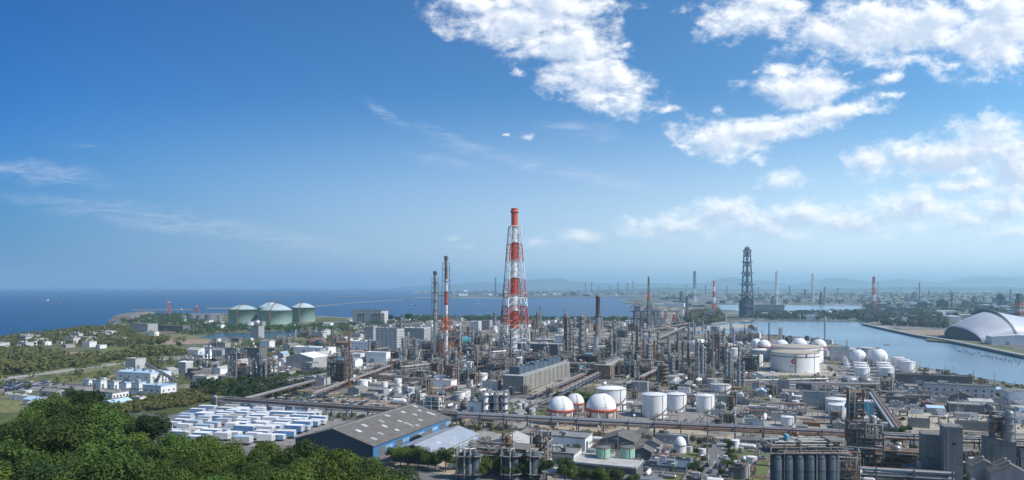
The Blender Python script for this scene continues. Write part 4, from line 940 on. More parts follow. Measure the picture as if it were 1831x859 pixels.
# ---------------------------------------------------------------- blue warehouse and its neighbours
mat('skylight', (.50, .52, .53), .5, rnd=.35, var=.25, sc=.6, stain=(.3, .29, .27), st=.42)
def hall_from_corner(name, fr, g, w, L, h, rise, wall, wall_x, roof, label, sky=None, cat='warehouse', doors=3):
    """fr: front right ground corner; g: clockwise turn; gable front on -y"""
    ax, ay = Vector((cos(g), -sin(g), 0)), Vector((sin(g), cos(g), 0)); c = Vector(fr) - ax * w / 2 + ay * L / 2
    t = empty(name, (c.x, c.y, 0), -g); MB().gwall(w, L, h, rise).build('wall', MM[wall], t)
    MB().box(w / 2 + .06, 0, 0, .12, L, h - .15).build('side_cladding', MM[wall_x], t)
    MB().gable(w, L, h, rise, ov=.8, th=.35).build('roof', MM[roof], t)
    MB().box(0, 0, h + rise + .2, 1.2, L + 1, .35).build('ridge_cap', MM['roof_grey'], t)
    sl = rise / (w / 2)
    for (u, v, a, b) in (sky or []):                       # skylights lie in the right-hand roof slope: u 0..1 ridge to eave, v 0..1 along
        a *= .78; b *= .7; x = u * w / 2; y = -L / 2 + v * L; z = h + rise - x * sl + .38
        vs = [(x - a / 2, y - b / 2, z + a / 2 * sl), (x + a / 2, y - b / 2, z - a / 2 * sl), (x + a / 2, y + b / 2, z - a / 2 * sl), (x - a / 2, y + b / 2, z + a / 2 * sl)]
        MB().add(vs + [(p[0], p[1], p[2] - .2) for p in vs], [(0, 1, 2, 3), (0, 4, 5, 1), (1, 5, 6, 2), (2, 6, 7, 3), (3, 7, 4, 0)]).build('skylight', MM['skylight'], t)
    for i in range(doors):
        y = -L / 2 + L * (i + .5) / doors
        MB().box(w / 2 + .15, y, 0, .12, 6, h * .72).build('door', MM['dark_wall'], t)
        MB().box(w / 2 + .15, y + L / doors * .42, h * .35, .12, L / doors * .4, h * .3).build('window', MM['blue_white'], t)
    tag(t, label, cat); OCC.append((c.x, c.y, max(w, L) * .5)); OCC.append((c.x + ay.x * L * .3, c.y + ay.y * L * .3, w * .6)); OCC.append((c.x - ay.x * L * .3, c.y - ay.y * L * .3, w * .6)); return t
sk = [(.12, .95, 4, 3), (.35, .9, 3, 3), (.62, .93, 7, 3), (.2, .74, 3, 3), (.45, .78, 3.4, 3), (.72, .72, 3, 3.4), (.14, .56, 4, 4), (.5, .55, 3.6, 3), (.72, .56, 8, 3), (.28, .42, 4, 3), (.5, .36, 4, 3), (.78, .38, 3, 3), (.24, .24, 4, 3.4), (.36, .12, 4, 3.4), (.7, .22, 4, 3), (.8, .1, 4, 4), (.88, .6, 3, 3)]
hall_from_corner('warehouse', (-68.5, 352.8, 0), radians(22), 47, 82, 6.2, 6.6, 'navy_and_shaded_blue', 'blue_metal', 'roof_dark', 'big blue warehouse under a dark patched roof with white skylights', sk, doors=5)  # one cladding, painted sunlit blue on the side and shaded navy on the gable
hall_from_corner('warehouse', (-36.4, 339, 0), radians(21), 23, 49, 5.5, 3.4, 'navy_and_shaded_blue', 'pale_wall', 'roof_metal', 'smaller blue-ended hall with a pale metal roof beside the blue warehouse', [(.5, .3, 3, 3)], doors=3)
bld(736, 778, 797, 786, 1.0, 'small dark-roofed annex between the blue warehouse and the metal-roofed hall', rise=2, wall='dark_wall', roof='roof_dark', vents=0)
bld(866, 960, 814, 797, .8, 'low shed with ribbed pale roof behind the piping jungle', rise=3, wall='pale_wall', roof='roof_pale', vents=3)
bld(925, 1062, 806, 785, .42, 'long flat grey-roofed building with a white end wall and windows', flat=True, wall='white_wall', roof='roof_grey', units=4, win=6)
bld(935, 1042, 838, 814, .55, 'flat grey-roofed workshop with a white end wall beside the tree row', flat=True, wall='white_wall', roof='roof_grey', units=3, win=5)
bld(1073, 1147, 806, 791, 1.0, 'dark gabled workshop with cowls on the ridge and a pale side wall', rise=3, wall='dark_wall', roof='roof_dark', vents=4, win=3)
bld(1133, 1170, 824, 809, .9, 'small dark gabled hut in front of the dark gabled workshop', rise=2, wall='dark_wall', roof='roof_dark', vents=1)
bld(1150, 1184, 806, 796, .9, 'small grey gabled hut behind the twin tanks building', rise=2, wall='grey_wall', roof='roof_dark', vents=1)
bld(1172, 1232, 795, 781, .25, 'low pale wall-like building beside the round white process tank', flat=True, wall='grey_wall', roof='roof_pale', units=3)
bld(1020, 1152, 868, 838, .55, 'dark flat-roofed building carrying two mint green tanks', flat=True, wall='dark_wall', roof='roof_pale', units=0, win=0)
for x in (1078, 1122):
    r = 13.2 / s_at(850); t = tank('roof_tank', r, 4.6, 'mint', 'dark_wall', .1, 32, False, rust=True)
    put(t, x, 854, 'mint green tank on the roof of the dark flat building, ' + ('the one nearer the workshop' if x < 1100 else 'the one nearer the twin track'), 'tank', dist=6, z=zt(868, 838) + .5, auto=False)
bld(1040, 1100, 829, 818, .5, 'small pale-roofed block behind the mint tanks', flat=True, wall='grey_wall', roof='roof_pale', units=2)
bld(1155, 1236, 845, 838, .9, 'low platform building with dark blue-grey roof and white equipment', flat=True, wall='pale_wall', roof='blue_steel', units=7)
dome(1216, 811, 22, 783, 'bulbous white process tank with a domed top'); dome(1226, 786, 12, 776, 'little white domed tank by the pipeway', 'white_wall')
bld(1228, 1256, 872, 856, 1, 'dark low hut at the road end', flat=True, wall='dark_wall', roof='roof_dark')
t = tk(1332, 858, 17, 832, 'pale blue upright tank with a rusty cage on the lawn corner', m='pale_wall', roof='rust', n=24)
bld(1303, 1326, 858, 840, 1, 'dark brick hut beside the pale blue upright tank', flat=True, wall='dark_wall', roof='dark_steel' if 0 else 'roof_dark', units=1)
# white cluster left
WC = [(149, 169, 695, 681), (167, 193, 697, 682), (193, 215, 699, 684), (214, 237, 707, 687), (236, 260, 709, 686), (258, 313, 713, 692)]
for i, (a, b, r_, tp) in enumerate(WC):
    bld(a, b, r_, tp, .8, ['smallest white box building at the seaward end of the white cluster', 'white box building second from the seaward end of the cluster', 'white box building with a courtyard side, middle of the cluster', 'white box building with a single dark opening in the cluster', 'white box building wedged beside the blue-roofed one', 'white block with light blue roof and round windows'][i],
        flat=True, wall='white_wall', roof='roof_blue' if i > 2 else 'roof_pale', units=2, win=3 if i > 3 else 0, door=i < 3)
bld(212, 302, 688, 670, .55, 'pale blue-white building behind the white cluster', flat=True, wall='white_wall', roof='roof_blue', units=4, win=4)
bld(226, 259, 662, 643, .9, 'grey-white cube building standing alone behind the white cluster', flat=True, wall='pale_wall', roof='roof_pale', units=1)
bld(212, 245, 678, 664, .8, 'grey block with a pale deck behind the pale blue-white building', flat=True, wall='grey_wall', roof='roof_pale', units=3)
bld(157, 226, 724, 705, .5, 'pale green-white low office block in front of the white cluster', flat=True, wall='white_wall', roof='roof_grey', units=2, win=5)
bld(82, 160, 704, 698, .5, 'long low grey shed roof beside the parking ground', flat=True, wall='grey_wall', roof='roof_grey', units=2)
pipe_rack('conveyor', P(313, 700), P(262, 668), 9, w=3, pipes=2, m='steel', tiers=1, bay=16); t = bpy.data.objects['conveyor']; tag(t, 'slanting grey conveyor gallery behind the white cluster', 'conveyor'); LAB.append([t, 290, 680, False])
# left works
for a in [(320, 344, 669, 649, 1, 'tall grey-white cube with a flat cap beside the dark works', dict(flat=True, wall='pale_wall', roof='white_wall', units=0)),
          (337, 377, 674, 662, .6, 'dark flat building in front of the dark works', dict(flat=True, wall='dark_wall', roof='roof_grey', units=2)),
          (346, 388, 684, 675, .8, 'low white shed in front of the dark flat building', dict(flat=True, wall='white_wall', roof='roof_pale', units=1)),
          (288, 318, 676, 663, .7, 'white roofed low block beside the tall grey-white cube', dict(rise=2, wall='grey_wall', roof='roof_pale')),
          (403, 431, 645, 624, .5, 'blank dark grey slab building of the dark works', dict(flat=True, wall='grey_wall', roof='roof_grey', units=1)),
          (433, 476, 645, 624, .5, 'dark brown-fronted building of the dark works', dict(flat=True, wall='dark_wall', roof='roof_brown', units=3)),
          (449, 472, 606, 584, .9, 'grey tower block by the pond with a ball on its roof', dict(flat=True, wall='grey_wall', roof='roof_grey', units=0)),
          (465, 491, 627, 611, .7, 'white ribbed shed in front of the grey tower block', dict(flat=True, wall='white_wall', roof='roof_pale', units=2)),
          (239, 280, 595, 580, .6, 'blue-grey seaside hall with a plain front', dict(flat=True, wall='grey_wall', roof='roof_grey', units=0)),
          (260, 283, 601, 594, .4, 'little white building in front of the blue-grey seaside hall', dict(flat=True, wall='white_wall', roof='roof_pale', units=0)),
          (285, 338, 594, 584, .3, 'long dark blue building beside the seaside hall', dict(flat=True, wall='dark_wall', roof='roof_dark', units=1)),
          (447, 462, 669, 657, 1, 'small tall white box building in the yard row', dict(flat=True, wall='white_wall', roof='white_wall', units=0)),
          (465, 496, 675, 657, .8, 'white ribbed block beside the small tall white box', dict(flat=True, wall='white_wall', roof='roof_pale', units=1)),
          (496, 528, 677, 668, .7, 'low white-roofed shed with a grey side', dict(flat=True, wall='grey_wall', roof='roof_pale', units=1)),
          (412, 447, 672, 661, .7, 'low pale building with a cluttered roof', dict(flat=True, wall='pale_wall', roof='roof_pale', units=6)),
          (540, 580, 671, 662, .4, 'low building with a dark teal roof', dict(flat=True, wall='grey_wall', roof='blue_steel', units=3)),
          (512, 586, 661, 641, .75, 'grey hall with a bright white arched roof', dict(rise=4, wall='grey_wall', roof='white_paint', vents=0)),
          (525, 600, 635, 624, .3, 'long white roofed range behind the white arched-roof hall', dict(flat=True, wall='white_wall', roof='white_paint', units=5)),
          (672, 723, 630, 589, .6, 'big white windowed building with a plain grey gable side', dict(flat=True, wall='pale_wall', roof='roof_grey', units=3, win=5)),
          (652, 674, 617, 585, .7, 'pair of grey silo-like blocks against the big white building', dict(flat=True, wall='grey_wall', roof='roof_pale', units=2)),
          (628, 676, 628, 612, .7, 'low white office in front of the grey silo-like blocks', dict(flat=True, wall='white_wall', roof='white_wall', units=3, win=6)),
          (722, 770, 618, 588, .6, 'grey building with a white cluttered roof beside the big white building', dict(flat=True, wall='grey_wall', roof='white_wall', units=8)),
          (630, 694, 579, 557, .4, 'pale power station hall by the bay with dark bays', dict(flat=True, wall='pale_wall', roof='roof_brown', units=3, win=0)),
          (655, 698, 650, 632, .35, 'white framed building with open columns', dict(flat=True, wall='white_wall', roof='white_wall', units=0)),
          (630, 652, 648, 634, .8, 'small white hut by the rusty mast', dict(flat=True, wall='white_wall', roof='white_paint', units=0)),
          (725, 765, 622, 610, .3, 'flat white canopy building behind the twin stacks', dict(flat=True, wall='white_wall', roof='white_paint', units=1)),
          (735, 752, 657, 640, 1, 'small blue-grey block at the foot of the twin stacks', dict(flat=True, wall='grey_wall', roof='roof_grey', units=0)),
          (834, 846, 668, 649, 1, 'white box tank house leaning over the pipe yards', dict(flat=True, wall='white_wall', roof='white_paint', units=0)),
          (820, 858, 636, 619, .7, 'dark square works building behind the pipe yards', dict(flat=True, wall='dark_wall', roof='roof_dark', units=3)),
          (862, 897, 698, 684, .6, 'long pale blue shed beside the fan-topped building', dict(flat=True, wall='pale_wall', roof='roof_pale', units=2)),
          (834, 846, 697, 682, 1, 'little grey kiosk with a round pale top', dict(flat=True, wall='pale_wall', roof='sand', units=0)),
          (836, 871, 741, 721, .8, 'white building with a cluttered deck beside the silver vessels', dict(flat=True, wall='white_wall', roof='roof_pale', units=6)),
          (992, 1013, 618, 601, .8, 'plain white block beside the jagged dark columns', dict(flat=True, wall='white_wall', roof='white_wall', units=0)),
          (862, 880, 590, 574, .8, 'small blue-grey block behind the red lattice legs', dict(flat=True, wall='grey_wall', roof='roof_pale', units=1)),
          (840, 861, 592, 576, .8, 'pale blue block left of the red lattice legs', dict(flat=True, wall='pale_wall', roof='white_wall', units=2)),
          (1270, 1287, 612, 586, 1, 'grey box house on tall legs by the channel', dict(flat=True, wall='grey_wall', roof='roof_grey', units=0)),
          (1131, 1160, 702, 685, .6, 'pale blue-grey block behind the tank group', dict(flat=True, wall='grey_wall', roof='roof_pale', units=0)),
          (1534, 1560, 750, 720, .9, 'teal blue block tank with a white lid', dict(flat=True, wall='teal_paint', roof='white_wall', units=0, door=False)),
          (1486, 1517, 646, 622, .4, 'pale grey box store beside the channel', dict(flat=True, wall='pale_wall', roof='roof_pale', units=0)),
          (1283, 1298, 722, 710, .8, 'small grey hut at the edge of the tank group', dict(flat=True, wall='grey_wall', roof='roof_pale', units=0)),
          (1341, 1390, 744, 730, .5, 'low pale concrete block beside the pipeway road', dict(flat=True, wall='concrete', roof='roof_pale', units=1)),
          (1342, 1362, 744, 732, .8, 'little grey annex to the low pale concrete block', dict(flat=True, wall='grey_wall', roof='roof_grey', units=0)),
          (1332, 1366, 764, 752, .7, 'white low block with a round hatch behind the pipeway', dict(flat=True, wall='white_wall', roof='roof_pale', units=3)),
          (1345, 1358, 702, 687, 1, 'small dark grey cube in the open yard', dict(flat=True, wall='grey_wall', roof='roof_grey', units=0)),
          (1369, 1382, 702, 689, 1, 'small brown-grey cube, twin of the dark grey cube', dict(flat=True, wall='dark_wall', roof='roof_pale', units=0)),
          (1392, 1410, 704, 682, .9, 'taller grey cube of the three in the open yard', dict(flat=True, wall='grey_wall', roof='roof_grey', units=0)),
          (1437, 1480, 728, 703, .5, 'stepped grey windowless building behind the white tanks', dict(flat=True, wall='grey_wall', roof='roof_grey', units=2)),
          (1424, 1450, 698, 688, .5, 'dark low shed beside the taller grey cube', dict(flat=True, wall='dark_wall', roof='roof_grey', units=1)),
          (1607, 1728, 691, 674, .2, 'long dark waterside office with a flat roof', dict(flat=True, wall='dark_wall', roof='roof_dark', units=5)),
          (1658, 1770, 712, 691, .2, 'long white-ended office with window strips', dict(flat=True, wall='pale_wall', roof='roof_grey', units=3, win=9)),
          (1697, 1755, 740, 725, .4, 'low dark hall with a pale flat roof by the building plot', dict(flat=True, wall='dark_wall', roof='roof_pale', units=0)),
          (1695, 1738, 722, 710, .7, 'dark gabled shed behind the low dark hall', dict(rise=3, wall='dark_wall', roof='roof_dark')),
          (1670, 1694, 722, 712, .6, 'small grey flat shed by the wide asphalt road', dict(flat=True, wall='grey_wall', roof='roof_pale', units=1)),
          (1797, 1845, 728, 704, 1.0, 'white gabled hall at the frame edge by the shore', dict(rise=2, wall='white_wall', roof='roof_grey', vents=0)),
          (1766, 1798, 728, 715, .6, 'low grey shed beside the white gabled hall', dict(flat=True, wall='grey_wall', roof='roof_grey', units=0)),
          (1586, 1636, 724, 713, .4, 'dark blue-grey low works with a round roof hatch', dict(flat=True, wall='blue_metal' if 0 else 'dark_wall', roof='roof_dark', units=2)),
          (1625, 1660, 766, 752, .3, 'curved grey retaining block in front of the sandy plot', dict(flat=True, wall='concrete', roof='roof_grey', units=0, door=False)),
          (1712, 1772, 772, 758, .2, 'long grey retaining block beside the sandy plot', dict(flat=True, wall='concrete', roof='roof_grey', units=0, door=False)),
          (1770, 1860, 618, 604, .5, 'long low white building in front of the arched hall', dict(rise=3, wall='white_wall', roof='hall_metal', vents=0)),
          (1345, 1401, 560, 546, .25, 'long grey quay hall beside the tall dark lattice tower', dict(flat=True, wall='grey_wall', roof='roof_pale', units=0, door=False)),
          (1322, 1348, 568, 538, .8, 'bulky dark boiler house inside the tall dark lattice tower', dict(rise=14, wall='dark_wall', roof='roof_dark', vents=0)),
          (1547, 1625, 858, 850, .5, 'low pale-roofed shed at the lower pipe run', dict(flat=True, wall='grey_wall', roof='roof_pale', units=0)),
          (1620, 1700, 862, 845, .4, 'low building with a blue-grey roof at the foot of the twin towers', dict(flat=True, wall='pale_wall', roof='blue_steel', units=1)),
          (1731, 1782, 866, 838, 1, 'dark gabled shed at the foot of the burner tower', dict(rise=3, wall='grey_wall', roof='roof_dark', vents=1)),
          (1764, 1836, 880, 850, .9, 'wide dark gabled shed at the frame corner', dict(rise=4, wall='grey_wall', roof='roof_dark', vents=2)),
          (1822, 1860, 852, 808, .8, 'grey block building at the frame edge beside the burner tower', dict(flat=True, wall='grey_wall', roof='roof_grey', units=1))]:
    bld(*a[:6], **a[6])
t = empty('roof_ball'); MB().ball(0, 0, 5, 5.2, n=16, m=10).build('ball', MM['cladding'], t); MB().cyl(0, 0, -.5, 2, 2, 10).build('mount', MM['steel'], t)
put(t, 460, 606, 'silver ball on the roof of the grey tower block by the pond', 'radome', dist=12, z=zt(606, 584) + .3, auto=False)
for px, row, w, top in [(367 + 3, 642, 6, 621), (376, 643, 7, 620)]:
    t = column('silo', w / 2 / s_at(row), zt(row, top), 'cladding', 2); put(t, px, row, 'silver silo of the dark works', 'silo', auto=True, r=6)
dome(566, 618, 36, 605, 'round rusty-brown tank behind the long white range', 'rust'); dome(571, 621, 18, 608, 'dark blue tank next to the round rusty-brown tank', 'navy_and_shaded_blue')
t = drum('process_drum', 6, 13, 'teal_paint'); put(t, 829, 618, 'blue-grey horizontal drum with a pale curved end', 'drum', r=10, rz=0, auto=False)

# tall grey towers at the lower right
def slab_tower(name, x0, x1, row, top, k, label, wins=(), extra=0):
    s = s_at(row); w = (x1 - x0) / s * .85; d = w * k; h = zt(row, top); t = empty(name)
    MB().box(0, 0, 0, w, d, h).build('wall', MM['panel_concrete'], t); MB().box(0, 0, h, w + .4, d + .4, .4).box(0, 0, h + .4, w * .9, d * .9, .1).build('roof', MM['roof_grey'], t)
    for (u, v) in wins: MB().box(u * w / 2, -d / 2 - .05, v * h, 1.4, .15, 1.1).build('window', MM['glass'], t)
    for v in (.3, .7): MB().box(w / 2 + .05, 0, v * h, .15, 1.4, 1.1).build('window', MM['glass'], t)
    MB().tube((-w * .3, -d / 2 - .3, 0), (-w * .3, -d / 2 - .3, h * .95), .16, 6).build('downpipe', MM['steel'], t)
    rl = MB()
    for a, b, c_, d_ in ((0, -d / 2, w, .08), (0, d / 2, w, .08), (-w / 2, 0, .08, d), (w / 2, 0, .08, d)): rl.box(a, b, h + 1.3, c_, d_, .08)
    for i in range(7): rl.box(-w / 2 + w * i / 6, -d / 2, h + .4, .08, .08, 1)
    rl.build('railing', MM['steel'], t)
    return put(t, (x0 + x1) / 2, row, label, 'tower', dist=d * .6, r=w, auto=False)
slab_tower('concrete_tower', 1645, 1692, 856, 780, .9, 'shorter tall grey concrete tower with two dark windows', [(-.45, .42), (.55, .40), (.3, .02)])
slab_tower('concrete_tower', 1683, 1718, 868, 766, 1.3, 'taller grey concrete tower with a blue-grey top, attached to its twin', [(.1, .7)])
slab_tower('concrete_tower', 1759, 1812, 852, 790, .9, 'squat grey concrete tower carrying the rusty burner', [(.0, .35), (.4, .3)])
t = proc_unit('burner', 7, 7, 13, 77, cols=2, floors=4, m='brown_steel', dense=24, vess=3); put(t, 1789, 852, 'rusty brown burner frame on top of the squat grey tower', 'burner', dist=6, z=zt(852, 790) + .4, auto=False)
# silos
for i in range(6):
    for j in range(2):
        t = empty('silo'); r = 2.35; h = 17.5
        MB().lathe(0, 0, [(r, 0), (r, h), (r * .6, h + .8), (.02, h + 1)], 24).build('shell', MM['silo_blue'], t)
        for z in (.3, .6, .9): MB().ring(0, 0, h * z, r, r + .12, .35, 24).build('hoop', MM['silo_blue'], t)
        MB().path([(r + .4, -r * .6, 0), (r + .4, -r * .6, h + 2), (0, 0, h + 2), (0, 0, h)], .2, 6).build('feed_pipe', MM['cladding'], t)
        c = MB()
        for q_ in range(8): a = q_ * pi / 4; c.tube((cos(a) * r, sin(a) * r, h), (cos(a) * r, sin(a) * r, h + 1.2), .06, 3).tube((cos(a) * r, sin(a) * r, h + 1.2), (cos(a + pi / 4) * r, sin(a + pi / 4) * r, h + 1.2), .06, 3)
        c.build('cage', MM['rust'], t)
        o = base_at(1388 + i * 19.5, 888, 0); t.location = (o.x + j * 1.9, o.y + j * 5.3, 0); t.rotation_euler = (0, 0, R.uniform(-.4, .4)); tag(t, 'dark blue-grey silo in the ' + ('front' if j == 0 else 'rear') + ' row of the lower right silo block', 'silo', 'dark blue-grey silos in two rows'); LAB.append([t, 1388 + i * 19.5, 888, False])
t = proc_unit('silo_gantry', 30, 9, 5, 5, cols=0, floors=2, m='steel', dense=70, vess=5); o = base_at(1437, 888, 3); tag(t, 'rusty gantry of pipes and walkways over the dark blue silos', 'gantry'); t.location = (o.x, o.y, 17.8); LAB.append([t, 1437, 810, False])
# scaffold tower and frames lower right
t = proc_unit('scaffold_tower', 15, 11, 22, 3, cols=0, floors=6, m='dark_steel', dense=60, vess=5); put(t, 1545, 840, 'dark open steel frame with decks below the tall scaffold', 'process unit', dist=5, r=14, auto=False)
t = proc_unit('scaffold_tower', 7, 6, 34, 4, cols=0, floors=10, m='brown_steel', dense=46, vess=4); put(t, 1529, 822, 'tall slender brown scaffold tower standing over the pipeway', 'scaffold', dist=5, r=8, auto=False)
t = proc_unit('pipe_unit', 16, 12, 14, 8, cols=0, floors=4, m='steel', dense=90, vess=5); put(t, 1497, 866, 'white tangle of looped pipes beside the dark blue silos', 'process unit', dist=4, r=12, auto=False)
t = proc_unit('pipe_unit', 9, 8, 12, 18, cols=3, floors=3, m='rust', dense=40, vess=3); put(t, 1830, 846, 'rusty pipe frame at the frame edge beside the burner tower', 'process unit', dist=4, r=8, auto=False)
t = proc_unit('pipe_unit', 20, 10, 8, 28, cols=0, floors=3, m='brown_steel', dense=40, vess=3); put(t, 1606, 838, 'brown pipe frame with shrubs beside the tall grey twin towers', 'process unit', dist=4, r=8, auto=False)
# piping jungle by the tree row
t = proc_unit('piping_jungle', 36, 12, 12, 9, cols=4, floors=4, m='brown_steel', dense=150, vess=9); put(t, 905, 848, 'jungle of brown and silver piping with columns, behind the tree row', 'process unit', dist=5, r=22, auto=False)
t = proc_unit('piping_jungle', 8, 8, 18, 10, cols=0, floors=6, m='rust', dense=50, vess=3); put(t, 968, 843, 'taller rusty frame at the end of the piping jungle', 'process unit', dist=4, r=9, auto=False)
for i, px in enumerate((828, 839, 850, 908, 919, 955)):
    t = column('silo', 2.1, 11, 'silo_blue', 2, m2='steel'); put(t, px, 858, 'dark blue vertical vessel in front of the piping jungle', 'vessel', auto=True, dist=0, rz=R.uniform(0, 1))
for i, px in enumerate((869, 878, 887, 895, 903)):
    t = column('vessel', 2.0 + (i == 1) * .6, 13 - i % 2, 'cladding' if i % 3 else 'white_paint', 3); put(t, px, 741 - i % 2 * 3, 'upright silver vessel of the five beside the white deck building', 'vessel', auto=True, r=4, rz=i)
t = proc_unit('crane_unit', 9, 6, 10, 31, cols=2, floors=3, m='white_paint', dense=30, vess=3); put(t, 745, 729, 'white and blue gantry with an orange base behind the blue warehouse', 'gantry', r=7, auto=False)
t = proc_unit('crane_unit', 12, 7, 9, 32, cols=3, floors=3, m='white_paint', dense=30, vess=3); put(t, 775, 732, 'white pipe frame beside the blue and white gantry', 'process unit', r=8, auto=False)

# ---------------------------------------------------------------- pipeways
def rack(p, q, z, label, px=None, row=None, **kw):
    name = kw.pop('name', 'pipeway'); t = pipe_rack(name, p, q, z, **kw); tag(t, label, 'pipeway'); m_ = (Vector(p) + Vector(q)) / 2; LAB.append([t, px or 915.5 + F * m_.x / m_.y, row or Y0 + CH * F / m_.y, False])
    for i in range(int((q - p).length / 8)): c = p + (q - p) * (i * 8 / (q - p).length); OCC.append((c.x, c.y, kw.get('w', 6) * .7))
    return t
MW = [P(385, 731), P(820, 763), P(1170, 782), P(1520, 800), P(1930, 822)]
rack(MW[0], MW[1], 7.6, 'far stretch of the long main pipeway, past the trailer yard', w=6, pipes=7, bay=15, seed=1)
rack(MW[1], MW[2], 8, 'stretch of the main pipeway in front of the ball tanks', w=7, pipes=9, bay=13, seed=2)
rack(MW[2], MW[3], 8, 'stretch of the main pipeway crossing the asphalt road', w=7, pipes=9, bay=13, seed=3)
rack(MW[3], MW[4], 8, 'stretch of the main pipeway behind the tall grey twin towers', w=7, pipes=9, bay=13, seed=4)
t = shed('pipeway_end', 4.5, 7, 8, flat=True, wall='dark_wall', roof='roof_grey', units=1, door=False); put(t, 388, 732, 'dark concrete end block where the long pipeway starts', 'building', auto=False)
R5 = [(P(560, 716), P(700, 662), 5, 'rusty'), (P(470, 700), P(640, 668), 5, 'pale'), (P(430, 728), P(565, 690), 5, 'brown'), (P(1000, 716), P(1090, 668), 6, 'broad blue-grey'), (P(955, 716), P(1045, 676), 4, 'low silver'),
      (P(720, 668), P(880, 650), 6, 'dark'), (P(1120, 700), P(1240, 640), 6, 'grey'), (P(880, 640), P(1100, 628), 7, 'long dark'), (P(1120, 640), P(1225, 590), 6, 'climbing'), (P(1300, 672), P(1340, 640), 8, 'white'),
      (P(1410, 696), P(1600, 700), 5, 'long silver'), (P(1300, 690), P(1480, 686), 4, 'low brown'), (P(700, 640), P(860, 628), 6, 'tangled'), (P(1060, 620), P(1300, 618), 5, 'distant'), (P(600, 640), P(760, 622), 5, 'distant brown'),
      (P(1500, 856), P(1700, 868), 5, 'silver'), (P(975, 862), P(1180, 878), 4.5, 'grey lower'), (P(640, 676), P(760, 690), 4, 'low grey'), (P(1150, 600), P(1262, 580), 8, 'wharf-bound')]
for i, (p, q, z, ad) in enumerate(R5): rack(p, q, z, ad + ' branch pipe rack ' + ['near the dusty car yard', 'behind the flat white sheds', 'climbing past the reeds', 'right of the fan-topped building', 'under the fan-topped building', 'below the twin stacks', 'in the column forest', 'before the chimney tower', 'leading to the wharf', 'left of the emblem tank', 'under the grey yards', 'through the open yard', 'behind the twin stacks', 'near the channel', 'behind the rusty mast', 'crossing below the scaffold', 'under the mint tanks building', 'by the settling basin', 'rising towards the islet'][i], w=4 + i % 3, pipes=4 + i % 4, bay=12, tiers=1 + (i % 2), seed=20 + i, m=['rust', 'steel', 'brown_steel', 'blue_steel', 'steel', 'dark_steel'][i % 6], name='pipe_rack')
t = pipe_rack('sloping_conveyor', P(1604, 778), P(1560, 712), 3.5, w=6, pipes=8, m='rust', tiers=1, bay=10, seed=9); tag(t, 'sloping bundle of red-brown tubes running up to the teal block tank', 'pipe bundle'); LAB.append([t, 1582, 745, False])
t = pipe_rack('twin_track', P(1216, 872), P(1268, 796), .6, w=2.6, pipes=3, m='dark_steel', tiers=1, bay=6, seed=10, big=.3); tag(t, 'low twin pipe track running beside the asphalt road', 'pipe track'); LAB.append([t, 1240, 830, False])
t = pipe_rack('boundary_pipe', P(1283, 868), P(1310, 797), .9, w=1.0, pipes=1, m='concrete', tiers=1, bay=8, seed=12, big=.3); tag(t, 'white kerb rail along the lawn side of the asphalt road', 'rail'); LAB.append([t, 1296, 830, False])

# ---------------------------------------------------------------- trailers, cars
def inpoly(x, y, poly):
    c = False; j = len(poly) - 1
    for i in range(len(poly)):
        xi, yi = poly[i]; xj, yj = poly[j]
        if (yi > y) != (yj > y) and x < (xj - xi) * (y - yi) / (yj - yi) + xi: c = not c
        j = i
    return c
def to_px(x, y): return 915.5 + F * x / y, Y0 + CH * F / y
TP = [trailer('box_trailer', 11, 'blue_white'), trailer('box_trailer', 9, 'white_paint', 'white_paint'), trailer('box_trailer', 12, 'tarp_blue', 'white_wall'), trailer('box_trailer', 10, 'pale_wall', 'roof_blue'), trailer('box_trailer', 11, 'white_paint', 'roof_pale')]
used = set(); yard = [(278, 766), (368, 735), (545, 734), (592, 749), (570, 768), (515, 790), (400, 800), (290, 785)]; nT = 0
for gi in range(-4, 14):
    for gj in range(-4, 22):
        a = gi * 13.2 + R.uniform(-.8, .8) + (gj % 3) * 1.5; b = gj * 6.6; x = -232 + a * cos(GZ + .15) - b * sin(GZ + .15); y = 430 + a * sin(GZ + .15) + b * cos(GZ + .15) + R.uniform(-.5, .5)
        px, row = to_px(x, y)
        if not inpoly(px, row, yard) or R.random() < .1: continue
        k = R.choice((0, 0, 1, 1, 2, 3, 4)); o = TP[k] if k not in used else copy_tree(TP[k]); used.add(k)
        o.location = (x, y, .1); o.rotation_euler = (0, 0, GZ + .15 + pi / 2 + R.uniform(-.05, .05)); o.scale = (R.uniform(1.2, 2.0), R.uniform(.75, 1.12), R.uniform(.85, 1.3)); nT += 1
        tag(o, ['light blue trailer with a white roof', 'white trailer with a white roof', 'deep blue trailer with a pale roof', 'pale grey trailer with a blue roof', 'white trailer with a cream roof'][k] + (' in the rear half of the trailer yard' if row < 752 else ' in the front half of the trailer yard'), 'trailer', 'white and blue trailers parked in rows')
        LAB.append([o, px, row, False])
for nm, c in (('car_white', (.6, .6, .6)), ('car_dark', (.03, .035, .04)), ('car_blue', (.05, .12, .28)), ('car_silver', (.3, .31, .33))): mat(nm, c, .35, rnd=.3, var=.05, metal=.2)
CP = [car('parked_car', MM[k]) for k in ('car_white', 'car_dark', 'car_blue', 'car_silver')]; cu = set()
